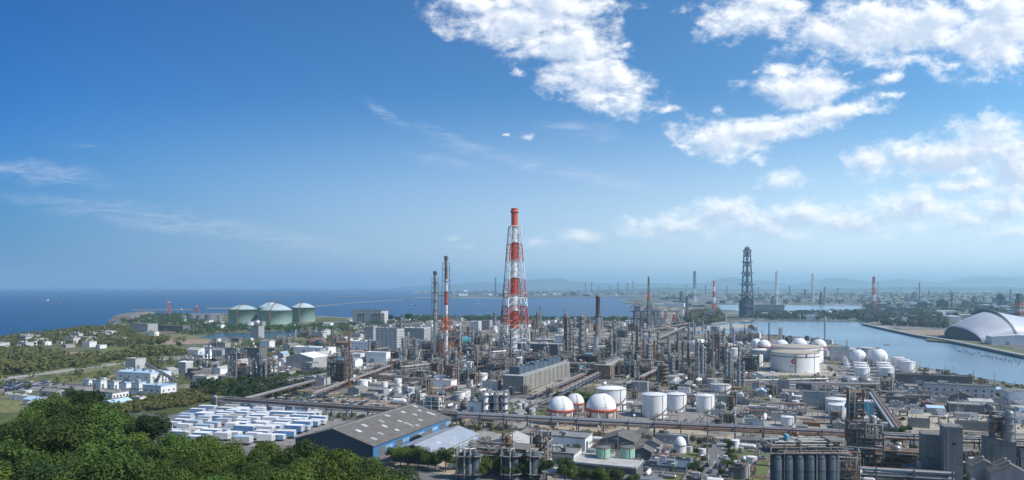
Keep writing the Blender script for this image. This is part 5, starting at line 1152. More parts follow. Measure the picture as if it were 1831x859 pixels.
for zi, (poly, n_, where, sp) in enumerate([([(480, 716), (505, 704), (565, 703), (640, 712), (700, 722), (690, 729), (560, 726), (490, 722)], 70, 'in the dusty car yard', 3.2), ([(1395, 721), (1398, 706), (1424, 705), (1422, 722)], 22, 'packed in the open yard behind the white tanks', 3.0), ([(1310, 720), (1345, 718), (1340, 722), (1312, 724)], 6, 'on the open yard by the short lawn', 4),
                                       ([(0, 700), (5, 684), (90, 683), (105, 694), (70, 700)], 70, 'on the crowded parking ground', 4), ([(1600, 735), (1650, 700), (1690, 735)], 8, 'on the wide asphalt road side', 5), ([(1262, 790), (1300, 790), (1280, 850), (1245, 850)], 4, 'driving on the asphalt road', 9)]):
    pts = []; tries = 0
    ws = [P(*q) for q in poly]; x0, x1 = min(v.x for v in ws), max(v.x for v in ws); y0, y1 = min(v.y for v in ws), max(v.y for v in ws)
    while len(pts) < n_ and tries < 4000:
        tries += 1; a, b = R.uniform(x0, x1), R.uniform(y0, y1)
        gx, gy = a * cos(GZ) + b * sin(GZ), -a * sin(GZ) + b * cos(GZ); gy = round(gy / 6) * 6; gx = round(gx / 2.7) * 2.7; a, b = gx * cos(GZ) - gy * sin(GZ), gx * sin(GZ) + gy * cos(GZ)
        px, row = to_px(a, b)
        if not inpoly(px, row, poly) or any(abs(a - u) + abs(b - v) < 2.2 for u, v in pts): continue
        pts.append((a, b)); k = R.choice((0, 0, 1, 1, 2, 3)); o = CP[k] if k not in cu else copy_tree(CP[k]); cu.add(k); o.location = (a, b, .13); o.rotation_euler = (0, 0, GZ + R.choice((0, pi)) + R.uniform(-.04, .04))
        tag(o, ['white', 'black', 'dark blue', 'silver'][k] + ' car ' + where, 'car', 'cars ' + where); LAB.append([o, px, row, False])

# ---------------------------------------------------------------- arched hall beyond the channel
def vault(t, x0, y0, wy, L, h0, h1, e0, e1, m, skew=27, bulge=.75, name='roof_shell', th=1.5, rr_=1.0, rm='hall_metal'):
    nu, nv = 14, 28; mb = MB(); vs = []
    for layer in (0, -th):
        for i in range(nu + 1):
            for j in range(nv + 1):
                u = i / nu; v = -1 + 2 * j / nv; k = max(0, 1 - v * v) ** bulge
                vs.append((x0 + skew * max(0, v) + u * L, y0 + v * wy, e0 + (e1 - e0) * u + (h0 + (h1 - h0) * (sin(u * pi / 2) if h1 > h0 else u)) * k + layer))
    N = (nu + 1) * (nv + 1); fs = []
    for i in range(nu):
        for j in range(nv):
            a = i * (nv + 1) + j; b = a + nv + 1; fs += [(a, b, b + 1, a + 1), (N + a, N + a + 1, N + b + 1, N + b)]
    for j in range(nv):
        for a in (j, nu * (nv + 1) + j): fs.append((a, a + 1, N + a + 1, N + a))
    for i in range(nu):
        for a in (i * (nv + 1), i * (nv + 1) + nv): fs.append((a, a + nv + 1, N + a + nv + 1, N + a))
    mb.add(vs, fs, 0, True); mb.build(name, m, t)
    w = MB(); rim = MB()
    for j in range(nv):
        for q in (0, nu):
            a, b = Vector(vs[q * (nv + 1) + j]), Vector(vs[q * (nv + 1) + j + 1]); xo = 2.5 if q == 0 else -2.5
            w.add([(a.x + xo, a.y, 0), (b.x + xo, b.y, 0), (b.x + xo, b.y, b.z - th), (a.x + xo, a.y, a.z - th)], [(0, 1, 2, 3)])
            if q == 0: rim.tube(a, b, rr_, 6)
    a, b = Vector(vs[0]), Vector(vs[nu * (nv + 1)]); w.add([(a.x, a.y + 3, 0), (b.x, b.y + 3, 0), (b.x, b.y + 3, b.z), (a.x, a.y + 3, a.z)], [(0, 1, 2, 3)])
    w.build('dark_infill', MM['dark_wall'], t); rim.build('arch_rim', MM[rm], t)  # dark sheets under the shell; across the opening they paint its shade
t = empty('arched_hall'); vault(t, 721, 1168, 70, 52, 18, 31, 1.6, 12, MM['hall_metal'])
tag(t, 'huge silver arched hall with a dark curved opening, beside the channel', 'hall'); OCC.append((760, 1168, 90)); LAB.append([t, 1740, 600, False])
t = empty('arched_hall'); vault(t, 795, 1205, 72, 120, 37, 20, 8, 1.6, MM['hall_metal'], skew=16, rr_=3.2, rm='dark_wall'); tag(t, 'second silver arched shell rising behind the first arched hall', 'hall'); OCC.append((840, 1190, 90)); LAB.append([t, 1810, 595, False])  # thick dark rim paints the shade of the gap between the shells

# ---------------------------------------------------------------- cranes, wharf, breakwaters, vessels on the water
def bar3(name, pts, r, m, t, n=5): MB().path(pts, r, n).build(name, MM[m], t)
t = empty('harbour_unloader'); s = s_at(588)
for x in (-22, -8, 10, 24):
    for y in (-9, 9): MB().tube((x, y, 0), (x * .8, y * .7, 34), .9, 6).build('leg', MM['dark_steel'], t)
MB().box(0, 0, 33, 52, 15, 3).box(-4, 0, 20, 44, 13, 2).build('deck', MM['blue_steel'], t); pipework(MB(), R, 46, 14, 36, 40, .4, .9).build('pipework', MM['steel'], t)
MB().box(-14, 0, 36, 12, 9, 9).build('machine_house', MM['dark_steel'], t); MB().path([(-30, 0, 40), (-14, 0, 52), (6, 0, 38)], .8, 5).build('boom', MM['red_band'], t)
put(t, 1152, 588, 'dark harbour unloader frame with a red boom', 'unloader', rz=-.1, r=30, auto=False)
def crane(px, row, top, jib, label, m='red_band', jm=None):
    s = s_at(row); t = empty('crane'); h = zt(row, top) ; lattice(MB(), h * .75, 4 / s * 1.4, 2 / s, 6, .5, br=.25).build('tower', MM[m], t)
    MB().box(0, 0, h * .75, 5, 4, 3.5).build('cab', MM['far_white'], t); lattice(MB(), abs(jib) / s, 2.4, 1.2, 8, .25, br=.15).build('jib_unused', MM[m], t) if 0 else None
    MB().tube((0, 0, h * .78), (jib / s * .8, 0, h), .7, 5).tube((0, 0, h * .95), (jib / s * .5, 0, h * .93), .25, 4).build('jib', MM[jm or m], t)
    put(t, px, row, label, 'crane', rz=0, r=8, auto=False)
crane(302, 562, 535, -6, 'pale pink harbour crane by the seaside mound', 'orange_paint'); crane(325, 563, 552, 5, 'small crane near the seaside storage tanks', 'far_steel'); crane(352, 558, 545, 9, 'little red slanting crane behind the seaside tanks')
crane(1190, 580, 548, 16, 'red and yellow cargo crane with slanting booms', 'red_band'); crane(1205, 582, 555, 14, 'red boomed crane next to the harbour unloader', 'red_band'); crane(1168, 640, 610, 24, 'yellow slewing crane low among the columns', 'yellow_paint')
for px, row, top, w, lb, mm_ in [(1219, 541, 521, 12, 'dark cone-shaped heap tower across the harbour', 'far_dark'), (1382, 545, 530, 9, 'dark leaning tower stub beside the pale tapering tower', 'far_dark'), (1468, 545, 522, 9, 'dark twin-peaked tower across the far channel', 'far_dark'), (1790, 552, 525, 15, 'mushroom-shaped dark water tower over the town', 'far_dark'), (1807, 540, 519, 5, 'pale blocky tower over the far town', 'far_steel'), (1636, 535, 522, 18, 'hump-shaped dark building over the far town', 'far_dark'), (1742, 553, 530, 10, 'leaning lattice frame over the far town', 'far_dark')]:
    s = s_at(row); h = zt(row, top); r = w / 2 / s; t = empty('tower')
    if 'mushroom' in lb: MB().cyl(0, 0, 0, h * .6, r * .35, 12).build('stem', MM[mm_], t); MB().lathe(0, 0, [(r * .35, h * .5), (r, h * .66), (r, h * .85), (r * .4, h)], 16).build('bowl', MM[mm_], t)
    elif 'lattice' in lb: lattice(MB(), h, r * 2, r * .5, 5, .9).build('frame', MM[mm_], t); MB().box(0, 0, h * .85, r, r, h * .1).build('head', MM[mm_], t)
    else: MB().lathe(0, 0, [(r, 0), (r * .8, h * .3), (r * .55, h * .7), (r * .3, h)], 10).build('body', MM[mm_], t); MB().box(r * .7, 0, 0, r, r, h * .45).build('annex', MM[mm_], t)
    put(t, px, row, lb, 'tower', rz=0, auto=False)
def wallrun(name, pts, h, w, m, label, cat='breakwater'):
    mb = MB()
    for a, b in zip(pts, pts[1:]):
        p, q = P(*a), P(*b); d = (q - p).normalized(); n_ = Vector((-d.y, d.x, 0)) * w / 2
        mb.add([p - n_ - Vector((0, 0, 2.5)), q - n_ - Vector((0, 0, 2.5)), q + n_ - Vector((0, 0, 2.5)), p + n_ - Vector((0, 0, 2.5)), p - n_ * .6 + Vector((0, 0, h)), q - n_ * .6 + Vector((0, 0, h)), q + n_ * .6 + Vector((0, 0, h)), p + n_ * .6 + Vector((0, 0, h))], [(4, 5, 6, 7), (0, 1, 5, 4), (1, 2, 6, 5), (2, 3, 7, 6), (3, 0, 4, 7)])
    o = mb.build(name, MM[m]); tag(o, label, cat); LAB.append([o, pts[0][0], pts[0][1], False])
wallrun('breakwater', [(463, 528.6), (556, 529)], 5, 26, 'rock', 'far thin breakwater, seaward piece with no tower')
wallrun('breakwater', [(556, 530), (740, 532.6), (900, 533.5)], 4, 18, 'quay', 'long pale breakwater stretching across the bay mouth')
wallrun('breakwater', [(563, 548), (640, 541), (690, 538), (722, 536.6)], 1.5, 6, 'rock', 'slanting breakwater running out behind the pale green tanks')
wallrun('breakwater', [(368, 552), (416, 551)], 2, 8, 'rock', 'short jetty left of the pale green tanks'); wallrun('breakwater', [(235, 554.5), (345, 553.5)], 2, 7, 'rock', 'long low jetty off the seaside mound')
wallrun('pier', [(1262, 588), (1345, 583), (1352, 590)], 5, 7, 'quay', 'white loading pier over the channel', 'pier'); wallrun('pier', [(1222, 591), (1290, 585)], 4, 9, 'steel', 'dark pier beside the wharf-bound rack', 'pier')
wallrun('rubble_mound', [(217, 574), (232, 568), (262, 564)], 11, 60, 'rock', 'dark seaside mound of rubble with a pale crest', 'mound')
def boat(px, row, L, label, ang=0, m='far_white', hull='dark_steel'):
    s = s_at(row); k = L / s; t = empty('boat')
    pr = [(-.5, -.09), (.36, -.09), (.5, 0), (.36, .09), (-.5, .09)]; h = k * .06
    mb = MB(); mb.add([(x * k, y * k, -.5) for x, y in pr] + [(x * k * 1.04, y * k * 1.1, h) for x, y in pr], [(4, 3, 2, 1, 0), (5, 6, 7, 8, 9)] + [(i, (i + 1) % 5, 5 + (i + 1) % 5, 5 + i) for i in range(5)]); mb.build('hull', MM[hull], t)
    MB().box(-.3 * k, 0, h, .16 * k, .12 * k, .09 * k).box(-.3 * k, 0, h + .09 * k, .1 * k, .1 * k, .03 * k).build('wheelhouse', MM[m], t)
    MB().cyl(.1 * k, 0, h, h + .12 * k, .006 * k, 5).cyl(-.3 * k, 0, h, h + .17 * k, .006 * k, 5).build('mast', MM['steel'], t)
    MB().box(.1 * k, 0, h, .34 * k, .12 * k, .02 * k).build('hatch', MM['rust'], t)
    put(t, px, row, label, 'boat', rz=ang, auto=False, z=-1.9)
boat(92, 539, 20, 'pale cargo ship far out on the open sea', .15, hull='rust'); boat(110, 542.5, 9, 'small boat beside the pale cargo ship'); boat(205, 518.5, 14, 'tiny far ship near the horizon', hull='far_steel')
boat(857, 543.5, 11, 'small ferry in the bay behind the twin stacks', hull='far_white'); boat(740, 546, 12, 'low dark barge on the bay', .1); boat(706, 543, 6, 'little dark boat near the slanting breakwater'); boat(468, 519, 8, 'tiny freighter above the pale green tanks', hull='far_steel')
boat(1114, 555, 6, 'little boat off the harbour unloader'); boat(1323, 582, 16, 'dark work boat in front of the tall dark lattice tower', .2); boat(1586, 615, 12, 'thin dark raft drifting in the channel', .1, hull='far_dark')
boat(1717, 626, 9, 'dark tug beside the mooring posts', .4); boat(1755, 634, 7, 'small dark boat among the mooring posts', .2); boat(1822, 649, 8, 'small boat at the shore end of the mooring posts', .5)
mb0 = None
for i in range(34):
    px = 1705 + i * 3.6 + R.uniform(-1, 1); row = 623 + i * .72 + R.uniform(-3, 3); t = empty('mooring_post')
    MB().tube((0, 0, -3), (R.uniform(-.3, .3), 0, R.uniform(1, 3.2)), .45, 6).build('post', MM['dark_steel'], t); MB().box(0, 0, 1.0, .9, .9, .4).build('collar', MM['quay'], t)
    put(t, px, row, 'thin dark mooring post standing in the channel', 'post', rz=0, group='mooring posts in the channel', z=-1.9)
for i, (px, row, top) in enumerate([(1553, 650, 638), (1645, 664, 645), (1660, 668, 652), (1690, 670, 653), (1704, 676, 655), (1741, 675, 663), (1778, 690, 668), (1815, 694, 683), (1768, 700, 682), (1490, 612, 598)]):
    t = empty('lamp_mast'); h = zt(row, top); MB().tube((0, 0, 0), (0, 0, h), .25, 6, .15).build('pole', MM['steel'], t); MB().box(0, 0, h, 2.2, .6, .5).build('lamp_head', MM['pale_wall'], t); put(t, px, row, 'thin lamp mast on the near channel shore', 'lamp mast', rz=0)

for i, (px, w) in enumerate([(641, 4), (646, 4), (651, 4), (665, 3.5), (670, 3.5), (675, 3.5), (680, 3.5), (685, 3.5)]):
    s = s_at(580); t = column('vessel', w / 2 / s, zt(580, 561), 'far_dark', 2, m2='dark_steel'); put(t, px, 580, 'dark upright vessel in front of the bay power station', 'vessel', auto=False, rz=0, r=3)
# ---------------------------------------------------------------- the dense plant: units, columns, sheds, tanks copied from a stock of kinds
def scatter(poly, n, gap, stock, seed, tall=1.0, group=None, occ=True, sc=(.8, 1.2)):
    rr = random.Random(seed); ws = [P(*q) for q in poly]; x0, x1 = min(v.x for v in ws), max(v.x for v in ws); y0, y1 = min(v.y for v in ws), max(v.y for v in ws)
    rows = [q[1] for q in poly]; pxs = [q[0] for q in poly]; k = 0; tries = 0
    tot = sum(w for w, *_ in stock)
    while k < n and tries < n * 60:
        tries += 1; px, row = rr.uniform(min(pxs), max(pxs)), rr.uniform(min(rows), max(rows))
        if not inpoly(px, row, poly): continue
        v = P(px, row); q = rr.uniform(0, tot)
        for e in stock:
            q -= e[0]
            if q <= 0: break
        _, proto, rad, desc, cat = e; S = rr.uniform(*sc); rad = rad * S * gap
        if any((v.x - a) ** 2 + (v.y - b) ** 2 < (rad + c * .9) ** 2 for a, b, c in OCC): continue
        if proto.name not in USED: USED.add(proto.name); o = proto
        else: o = copy_tree(proto)
        o.location = v; o.rotation_euler = (0, 0, GZ + rr.choice((0, pi / 2, pi, -pi / 2)) + (rr.uniform(-.03, .03))); o.scale = (S * rr.uniform(.85, 1.2), S * rr.uniform(.85, 1.2), S * rr.uniform(.8, 1.25) * tall)
        tag(o, desc, cat, group); LAB.append([o, px, row, True]); OCC.append((v.x, v.y, rad)); k += 1
    return k
USED = set()
def stk(w, t, rad, desc, cat): return (w, t, rad, desc, cat)
PU = [stk(1.2, proc_unit('process_unit', 26, 14, 17, 101, 5, 4, 'steel', 50, 6), 14, 'grey process frame with silver columns', 'process unit'),
      stk(1.2, proc_unit('process_unit', 20, 12, 21, 102, 4, 5, 'dark_steel', 46, 5), 11, 'dark tall process frame', 'process unit'),
      stk(1, proc_unit('process_unit', 30, 16, 12, 103, 6, 3, 'brown_steel', 60, 7), 16, 'broad brown process frame', 'process unit'),
      stk(1, proc_unit('process_unit', 16, 12, 24, 104, 3, 6, 'rust', 40, 4), 9, 'narrow rusty process frame', 'process unit'),
      stk(1, proc_unit('process_unit', 22, 18, 10, 105, 6, 2, 'steel', 60, 8), 13, 'low grey pipe frame with many vessels', 'process unit'),
      stk(1, proc_unit('process_unit', 24, 12, 15, 106, 7, 3, 'blue_steel', 46, 5, .8), 13, 'blue-grey process frame with thin columns', 'process unit')]
CO = [stk(1, column('column', 2.2, 34, 'grey_cladding', 6), 4, 'tall grey column', 'column'), stk(1, column('column', 1.6, 42, 'cladding', 7, arm=True), 4, 'very tall slender silver column', 'column'), stk(1, column('column', 2.6, 26, 'brown_steel', 5), 4.5, 'stout brown column', 'column'),
      stk(1, column('column', 1.2, 30, 'steel', 5), 3, 'thin steel column', 'column'), stk(.8, column('column', 3.0, 38, 'grey_cladding', 6), 5, 'thick grey column', 'column'), stk(.6, column('column', 1.1, 38, 'rust', 4), 3, 'thin rusty column', 'column')]
EQ = [stk(1, drum('process_drum', 2.0, 9, 'cladding'), 6, 'silver horizontal drum', 'drum'), stk(.7, drum('process_drum', 2.6, 12, 'white_paint'), 7, 'white horizontal drum', 'drum'), stk(1, finfan('air_cooler', 25, 9, 1), 13, 'row of fan coolers on legs', 'air cooler'), stk(.7, finfan('air_cooler', 15, 8, 2), 9, 'short row of fan coolers', 'air cooler')]
TA = [stk(1, tank('small_tank', 5, 9), 6.5, 'white cylindrical tank', 'tank'), stk(.7, tank('small_tank', 3.5, 8, 'pale_wall', 'pale_wall'), 5, 'grey cylindrical tank', 'tank'), stk(.6, tank('small_tank', 6.5, 8, 'white_paint', 'roof_pale', rust=True), 8, 'wide white tank with a rusty rim', 'tank'), stk(.4, tank('small_tank', 4, 10, 'silo_blue', 'silo_blue'), 5.5, 'dark blue cylindrical tank', 'tank')]
SH = [stk(1, shed('shed', 16, 26, 7, 2.5, 'white_wall', 'roof_pale', 2), 15, 'white gabled shed', 'shed'), stk(1, shed('shed', 14, 22, 6, 2.2, 'grey_wall', 'roof_grey', 3), 13, 'grey gabled shed', 'shed'), stk(.8, shed('shed', 12, 20, 6, 2, 'dark_wall', 'roof_dark', 2), 12, 'dark gabled shed', 'shed'),
      stk(1.2, shed('office', 18, 12, 8, flat=True, wall='white_wall', roof='roof_pale', units=4), 11, 'white flat-roofed block', 'building'), stk(1, shed('office', 22, 11, 9, flat=True, wall='pale_wall', roof='roof_grey', units=5, seed=3), 13, 'pale grey flat-roofed block', 'building'),
      stk(.7, shed('office', 14, 14, 12, flat=True, wall='grey_wall', roof='roof_grey', units=3, seed=4), 10, 'tall grey cube block', 'building'), stk(.5, shed('shed', 13, 24, 6, 2.4, 'rust', 'roof_brown', 2), 13, 'rusty brown gabled shed', 'shed'), stk(.5, shed('shed', 15, 20, 6, 2.4, 'pale_wall', 'roof_blue', 1), 12, 'shed with a light blue roof', 'shed'),
      stk(.7, shed('hut', 6, 7, 3.4, flat=True, wall='white_wall', roof='white_wall', units=1, seed=5), 5, 'small white hut', 'hut'), stk(.7, shed('hut', 5, 8, 3.2, flat=True, wall='grey_wall', roof='roof_pale', units=1, seed=6), 5, 'small grey hut', 'hut')]
# columns seen one by one
for i, (px, row, top, w, k) in enumerate([(1012, 640, 566, 9, 2), (1021, 638, 578, 6, 0), (1040, 636, 566, 8, 0), (1047, 634, 571, 4, 5), (1026, 662, 602, 4, 3), (1098, 612, 574, 4, 3), (1100, 640, 598, 5, 2), (1139, 656, 585, 5, 2), (1142, 658, 620, 9, 2), (1131, 640, 596, 5, 0), (1153, 644, 610, 5, 1), (1162, 643, 592, 5, 0), (1170, 644, 610, 5, 2),
                                          (1177, 642, 594, 5, 3), (1195, 638, 602, 4, 0), (1212, 630, 594, 4, 2), (1231, 670, 613, 5, 5), (1248, 676, 612, 5, 0), (1258, 672, 622, 9, 4), (1267, 640, 592, 4, 0), (1274, 668, 602, 4, 2), (1285, 664, 600, 4, 2), (1299, 690, 628, 7, 4), (1306, 690, 630, 5, 1), (1321, 694, 642, 6, 4), (1329, 692, 650, 5, 0), (1186, 690, 652, 14, 2),
                                          (961, 588, 560, 4, 2), (955, 590, 571, 5, 2), (966, 592, 549, 2.4, 3), (907, 662, 600, 3, 3), (913, 662, 590, 2.5, 3), (815, 660, 628, 4, 2), (845, 640, 600, 3, 3), (838, 612, 585, 6, 2), (876, 640, 612, 3, 0), (945, 640, 612, 6, 4), (979, 650, 620, 6, 4), (1312, 620, 588, 4, 1), (1325, 612, 590, 3, 1), (1245, 640, 606, 3, 3), (1108, 655, 607, 4, 1), (1085, 640, 606, 4, 0), (720, 640, 605, 4, 3), (741, 628, 607, 5, 2), (1222, 560, 520, 0.1, 3)][:-1]):
    s = s_at(row); o = copy_tree(CO[k][1]); base = [(2.2, 34), (1.6, 42), (2.6, 26), (1.2, 30), (3.0, 38), (1.1, 38)][k]
    h = zt(row, top); f = w / 2 / s / base[0]; o.location = P(px, row); o.scale = (f, f, h / base[1]); o.rotation_euler = (0, 0, R.uniform(0, 6)); tag(o, CO[k][3], 'column'); LAB.append([o, px, row, True]); OCC.append((o.location.x, o.location.y, w / 2 / s + 2))
core = [(640, 640), (700, 612), (760, 600), (870, 588), (1000, 582), (1130, 580), (1250, 600), (1345, 604), (1350, 640), (1335, 700), (1270, 706), (1160, 702), (1120, 690), (1010, 690), (900, 712), (760, 700), (660, 672)]
OCC += [(P(x_, r_).x, P(x_, r_).y, q_) for x_, r_, q_ in [(905, 712, 9), (925, 718, 9), (950, 712, 8), (985, 700, 9), (1000, 690, 9), (1030, 684, 9), (890, 700, 8), (1100, 690, 8), (1125, 680, 8), (1090, 700, 9), (960, 690, 6), (1380, 690, 8), (1440, 690, 8)]]
n1 = scatter(core, 130, .68, [(e[0] * 1.3, *e[1:]) for e in PU] + [(e[0] * .8, *e[1:]) for e in EQ] + [(e[0] * .25, *e[1:]) for e in SH[:6]] + [(e[0] * .6, *e[1:]) for e in TA], 1, tall=.72)
n2 = scatter([(640, 630), (760, 600), (1130, 580), (1340, 604), (1320, 690), (1160, 690), (1130, 650), (640, 650)], 55, .8, CO, 2, sc=(.45, .75))
n3 = scatter(core, 300, .7, EQ * 2 + TA[1:2] + TA[3:] + SH[9:] * 2 + PU[2:3] + [(1.2, *e[1:]) for e in PU[3:5]], 3, sc=(.35, .6))
far = [(600, 573), (760, 571), (1130, 574), (1230, 590), (1300, 602), (1100, 592), (860, 590), (640, 600)]
n4 = scatter(far, 130, .72, PU[:5:2] + SH * 2 + TA * 3 + CO[:1], 4, sc=(.6, 1.0), tall=.8)
n4b = scatter([(1140, 560), (1160, 550), (1290, 560), (1300, 574), (1225, 590), (1150, 578)], 26, .8, PU + SH[:5], 14, sc=(.7, 1.2))
wst = [(400, 612), (560, 600), (640, 600), (660, 640), (640, 680), (560, 700), (480, 690), (360, 690), (330, 650), (350, 625)]
n5 = scatter(wst, 80, .8, SH * 2 + PU[:3] + PU[4:5] + EQ + TA, 5, sc=(.5, .95))
n5b = scatter(wst, 70, .9, SH[8:] * 3 + EQ[:2] + TA[:2], 15, sc=(.4, .7))
n6 = scatter([(560, 700), (660, 672), (760, 702), (900, 712), (950, 712), (960, 755), (800, 752), (740, 730), (650, 716)], 80, .8, EQ + SH[8:] * 2 + TA + PU[4:5] + SH[1:3], 6, sc=(.35, .7))
n7 = scatter([(1290, 675), (1500, 680), (1600, 690), (1640, 735), (1600, 775), (1310, 765), (1270, 735), (1130, 705), (1290, 700)], 85, .8, SH * 2 + EQ * 2 + TA + PU[4:5], 7, sc=(.32, .62))
n8 = scatter([(1600, 690), (1650, 690), (1831, 705), (1850, 760), (1640, 740)], 40, .9, SH, 8, sc=(.3, .6))
n9 = scatter([(960, 762), (1000, 775), (1250, 790), (1320, 800), (1380, 800), (1370, 859), (1150, 880), (980, 880)], 40, .85, SH[8:] * 2 + EQ[:2] * 2 + TA[:2] + SH[2:3], 9, sc=(.28, .5))
n10 = scatter([(1490, 800), (1640, 805), (1850, 830), (1850, 880), (1490, 880)], 40, .8, EQ[:2] * 2 + SH[8:] + TA + PU[4:5], 10, sc=(.25, .5))
n11 = scatter([(1290, 605), (1350, 602), (1480, 612), (1520, 625), (1480, 640), (1380, 632), (1300, 640)], 50, .7, TA * 2 + EQ + PU[:1] + CO[1:2] + CO[3:4], 11, sc=(.45, .85))
n12 = scatter([(0, 610), (80, 600), (190, 590), (230, 600), (190, 625), (60, 630), (0, 625)], 30, .9, SH[:5], 12, sc=(.5, .9))
n13 = scatter([(0, 700), (60, 700), (150, 700), (260, 720), (240, 735), (60, 730), (0, 712)], 20, .9, SH[:4] + SH[7:], 13, sc=(.4, .7))
n14 = scatter([(345, 565), (400, 566), (560, 572), (640, 572), (640, 590), (560, 588), (340, 590), (300, 575)], 26, .9, SH + TA, 16, sc=(.5, 1.0))
print('SCATTER', n1, n2, n3, n4, n4b, n5, n5b, n6, n7, n8, n9, n10, n11, n12, n13, n14)
# far town and works across the water: single plain buildings, a few pixels each
FB = []
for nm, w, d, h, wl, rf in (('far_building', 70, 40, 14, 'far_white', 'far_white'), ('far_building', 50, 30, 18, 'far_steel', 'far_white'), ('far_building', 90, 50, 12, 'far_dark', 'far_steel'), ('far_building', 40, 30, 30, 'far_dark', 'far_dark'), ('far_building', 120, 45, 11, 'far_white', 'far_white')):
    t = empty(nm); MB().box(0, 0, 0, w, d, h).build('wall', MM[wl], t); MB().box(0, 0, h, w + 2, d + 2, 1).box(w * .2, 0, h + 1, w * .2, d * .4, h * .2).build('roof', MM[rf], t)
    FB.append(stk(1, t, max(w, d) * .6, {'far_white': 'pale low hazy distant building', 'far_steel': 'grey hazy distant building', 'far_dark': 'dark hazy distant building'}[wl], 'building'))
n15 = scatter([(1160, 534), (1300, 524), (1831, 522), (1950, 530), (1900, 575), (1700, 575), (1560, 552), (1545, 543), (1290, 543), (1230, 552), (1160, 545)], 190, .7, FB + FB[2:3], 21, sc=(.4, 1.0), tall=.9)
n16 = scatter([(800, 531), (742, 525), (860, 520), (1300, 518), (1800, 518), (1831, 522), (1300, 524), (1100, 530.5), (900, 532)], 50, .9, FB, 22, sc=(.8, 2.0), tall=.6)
n17 = scatter([(1345, 562), (1540, 560), (1690, 556), (1720, 572), (1600, 582), (1545, 574), (1345, 570)], 40, .8, SH[:7] + TA[:2], 23, sc=(.8, 1.5), tall=.9)
print('FAR', n15, n16, n17)

# low pipe bundles, poles and boxes that fill the yards between the units
def bundle(L, k, h, ms, seed):
    rr = random.Random(seed); t = empty('pipe_bundle')
    for i in range(int(L / 6) + 1): MB().box(-L / 2 + i * 6, 0, 0, .35, k * .9, h).build('support', MM['steel'], t)
    for i in range(k): r = rr.uniform(.14, .34); MB().tube((-L / 2, (i - k / 2 + .5) * .85, h + r), (L / 2, (i - k / 2 + .5) * .85, h + r), r, 6).build('pipe', MM[ms[i % len(ms)]], t)
    for i in range(2): x = rr.uniform(-L / 2, L / 2); MB().path([(x, 0, h + .3), (x, 0, h + 1.6), (x, rr.choice((-4, 4)), h + 1.6), (x, rr.choice((-4, 4)), .2)], .15, 5).build('branch_pipe', MM['insulation'], t)
    return t
BU = [stk(1, bundle(34, 4, 1.2, ['insulation', 'rust', 'cladding'], 1), 4, 'low bundle of silver and rusty pipes', 'pipe bundle'), stk(1, bundle(24, 3, 3.6, ['brown_steel', 'insulation'], 2), 3.5, 'raised bundle of brown pipes', 'pipe bundle'), stk(1, bundle(46, 5, .7, ['cladding', 'insulation', 'steel', 'rust'], 3), 4.5, 'long ground-level pipe bundle', 'pipe bundle'), stk(.7, bundle(18, 6, 4.5, ['rust', 'red_band', 'insulation'], 4), 4, 'short high bundle with red pipes', 'pipe bundle')]
def pole(h, m, arm):
    t = empty('yard_pole'); MB().tube((0, 0, 0), (0, 0, h), .22, 6, .12).build('pole', MM[m], t); MB().box(arm / 2, 0, h - .2, arm, .35, .3).build('lamp_arm', MM['pale_wall'], t); return t
PO = [stk(1, pole(12, 'steel', 2.5), 2, 'grey yard lamp pole', 'lamp pole'), stk(.6, pole(18, 'cladding', 1.6), 2, 'tall silver yard pole', 'lamp pole')]
plantall = [(640, 690), (660, 620), (1340, 608), (1490, 640), (1640, 680), (1831, 715), (1831, 770), (1290, 765), (1130, 745), (820, 742)]
m1 = scatter(plantall, 150, .55, BU, 31, sc=(.6, 1.1)); m2 = scatter(plantall, 90, .7, PO, 32, sc=(.7, 1.1)); m3 = scatter(plantall, 170, .75, EQ[:2] + SH[9:] * 2 + TA[1:2] + EQ[3:] + PU[3:4], 33, sc=(.22, .42))
m4 = scatter([(960, 770), (1240, 790), (1490, 800), (1850, 815), (1850, 870), (980, 870)], 40, .6, BU, 34, sc=(.35, .6)); m5 = scatter([(960, 770), (1240, 790), (1490, 800), (1850, 815), (1850, 870), (980, 870)], 40, .7, PO, 35, sc=(.5, .8))
m6 = scatter([(340, 640), (560, 610), (640, 610), (640, 690), (480, 695), (350, 690)], 50, .6, BU + PO, 36, sc=(.6, 1.0))
m7 = scatter([(1380, 526), (1400, 520), (1831, 519), (1900, 521), (1831, 528), (1400, 530)], 26, .7, [FB[0], FB[4]], 37, sc=(.9, 2.4), tall=.5)
print('FILL', m1, m2, m3, m4, m5, m6, m7)

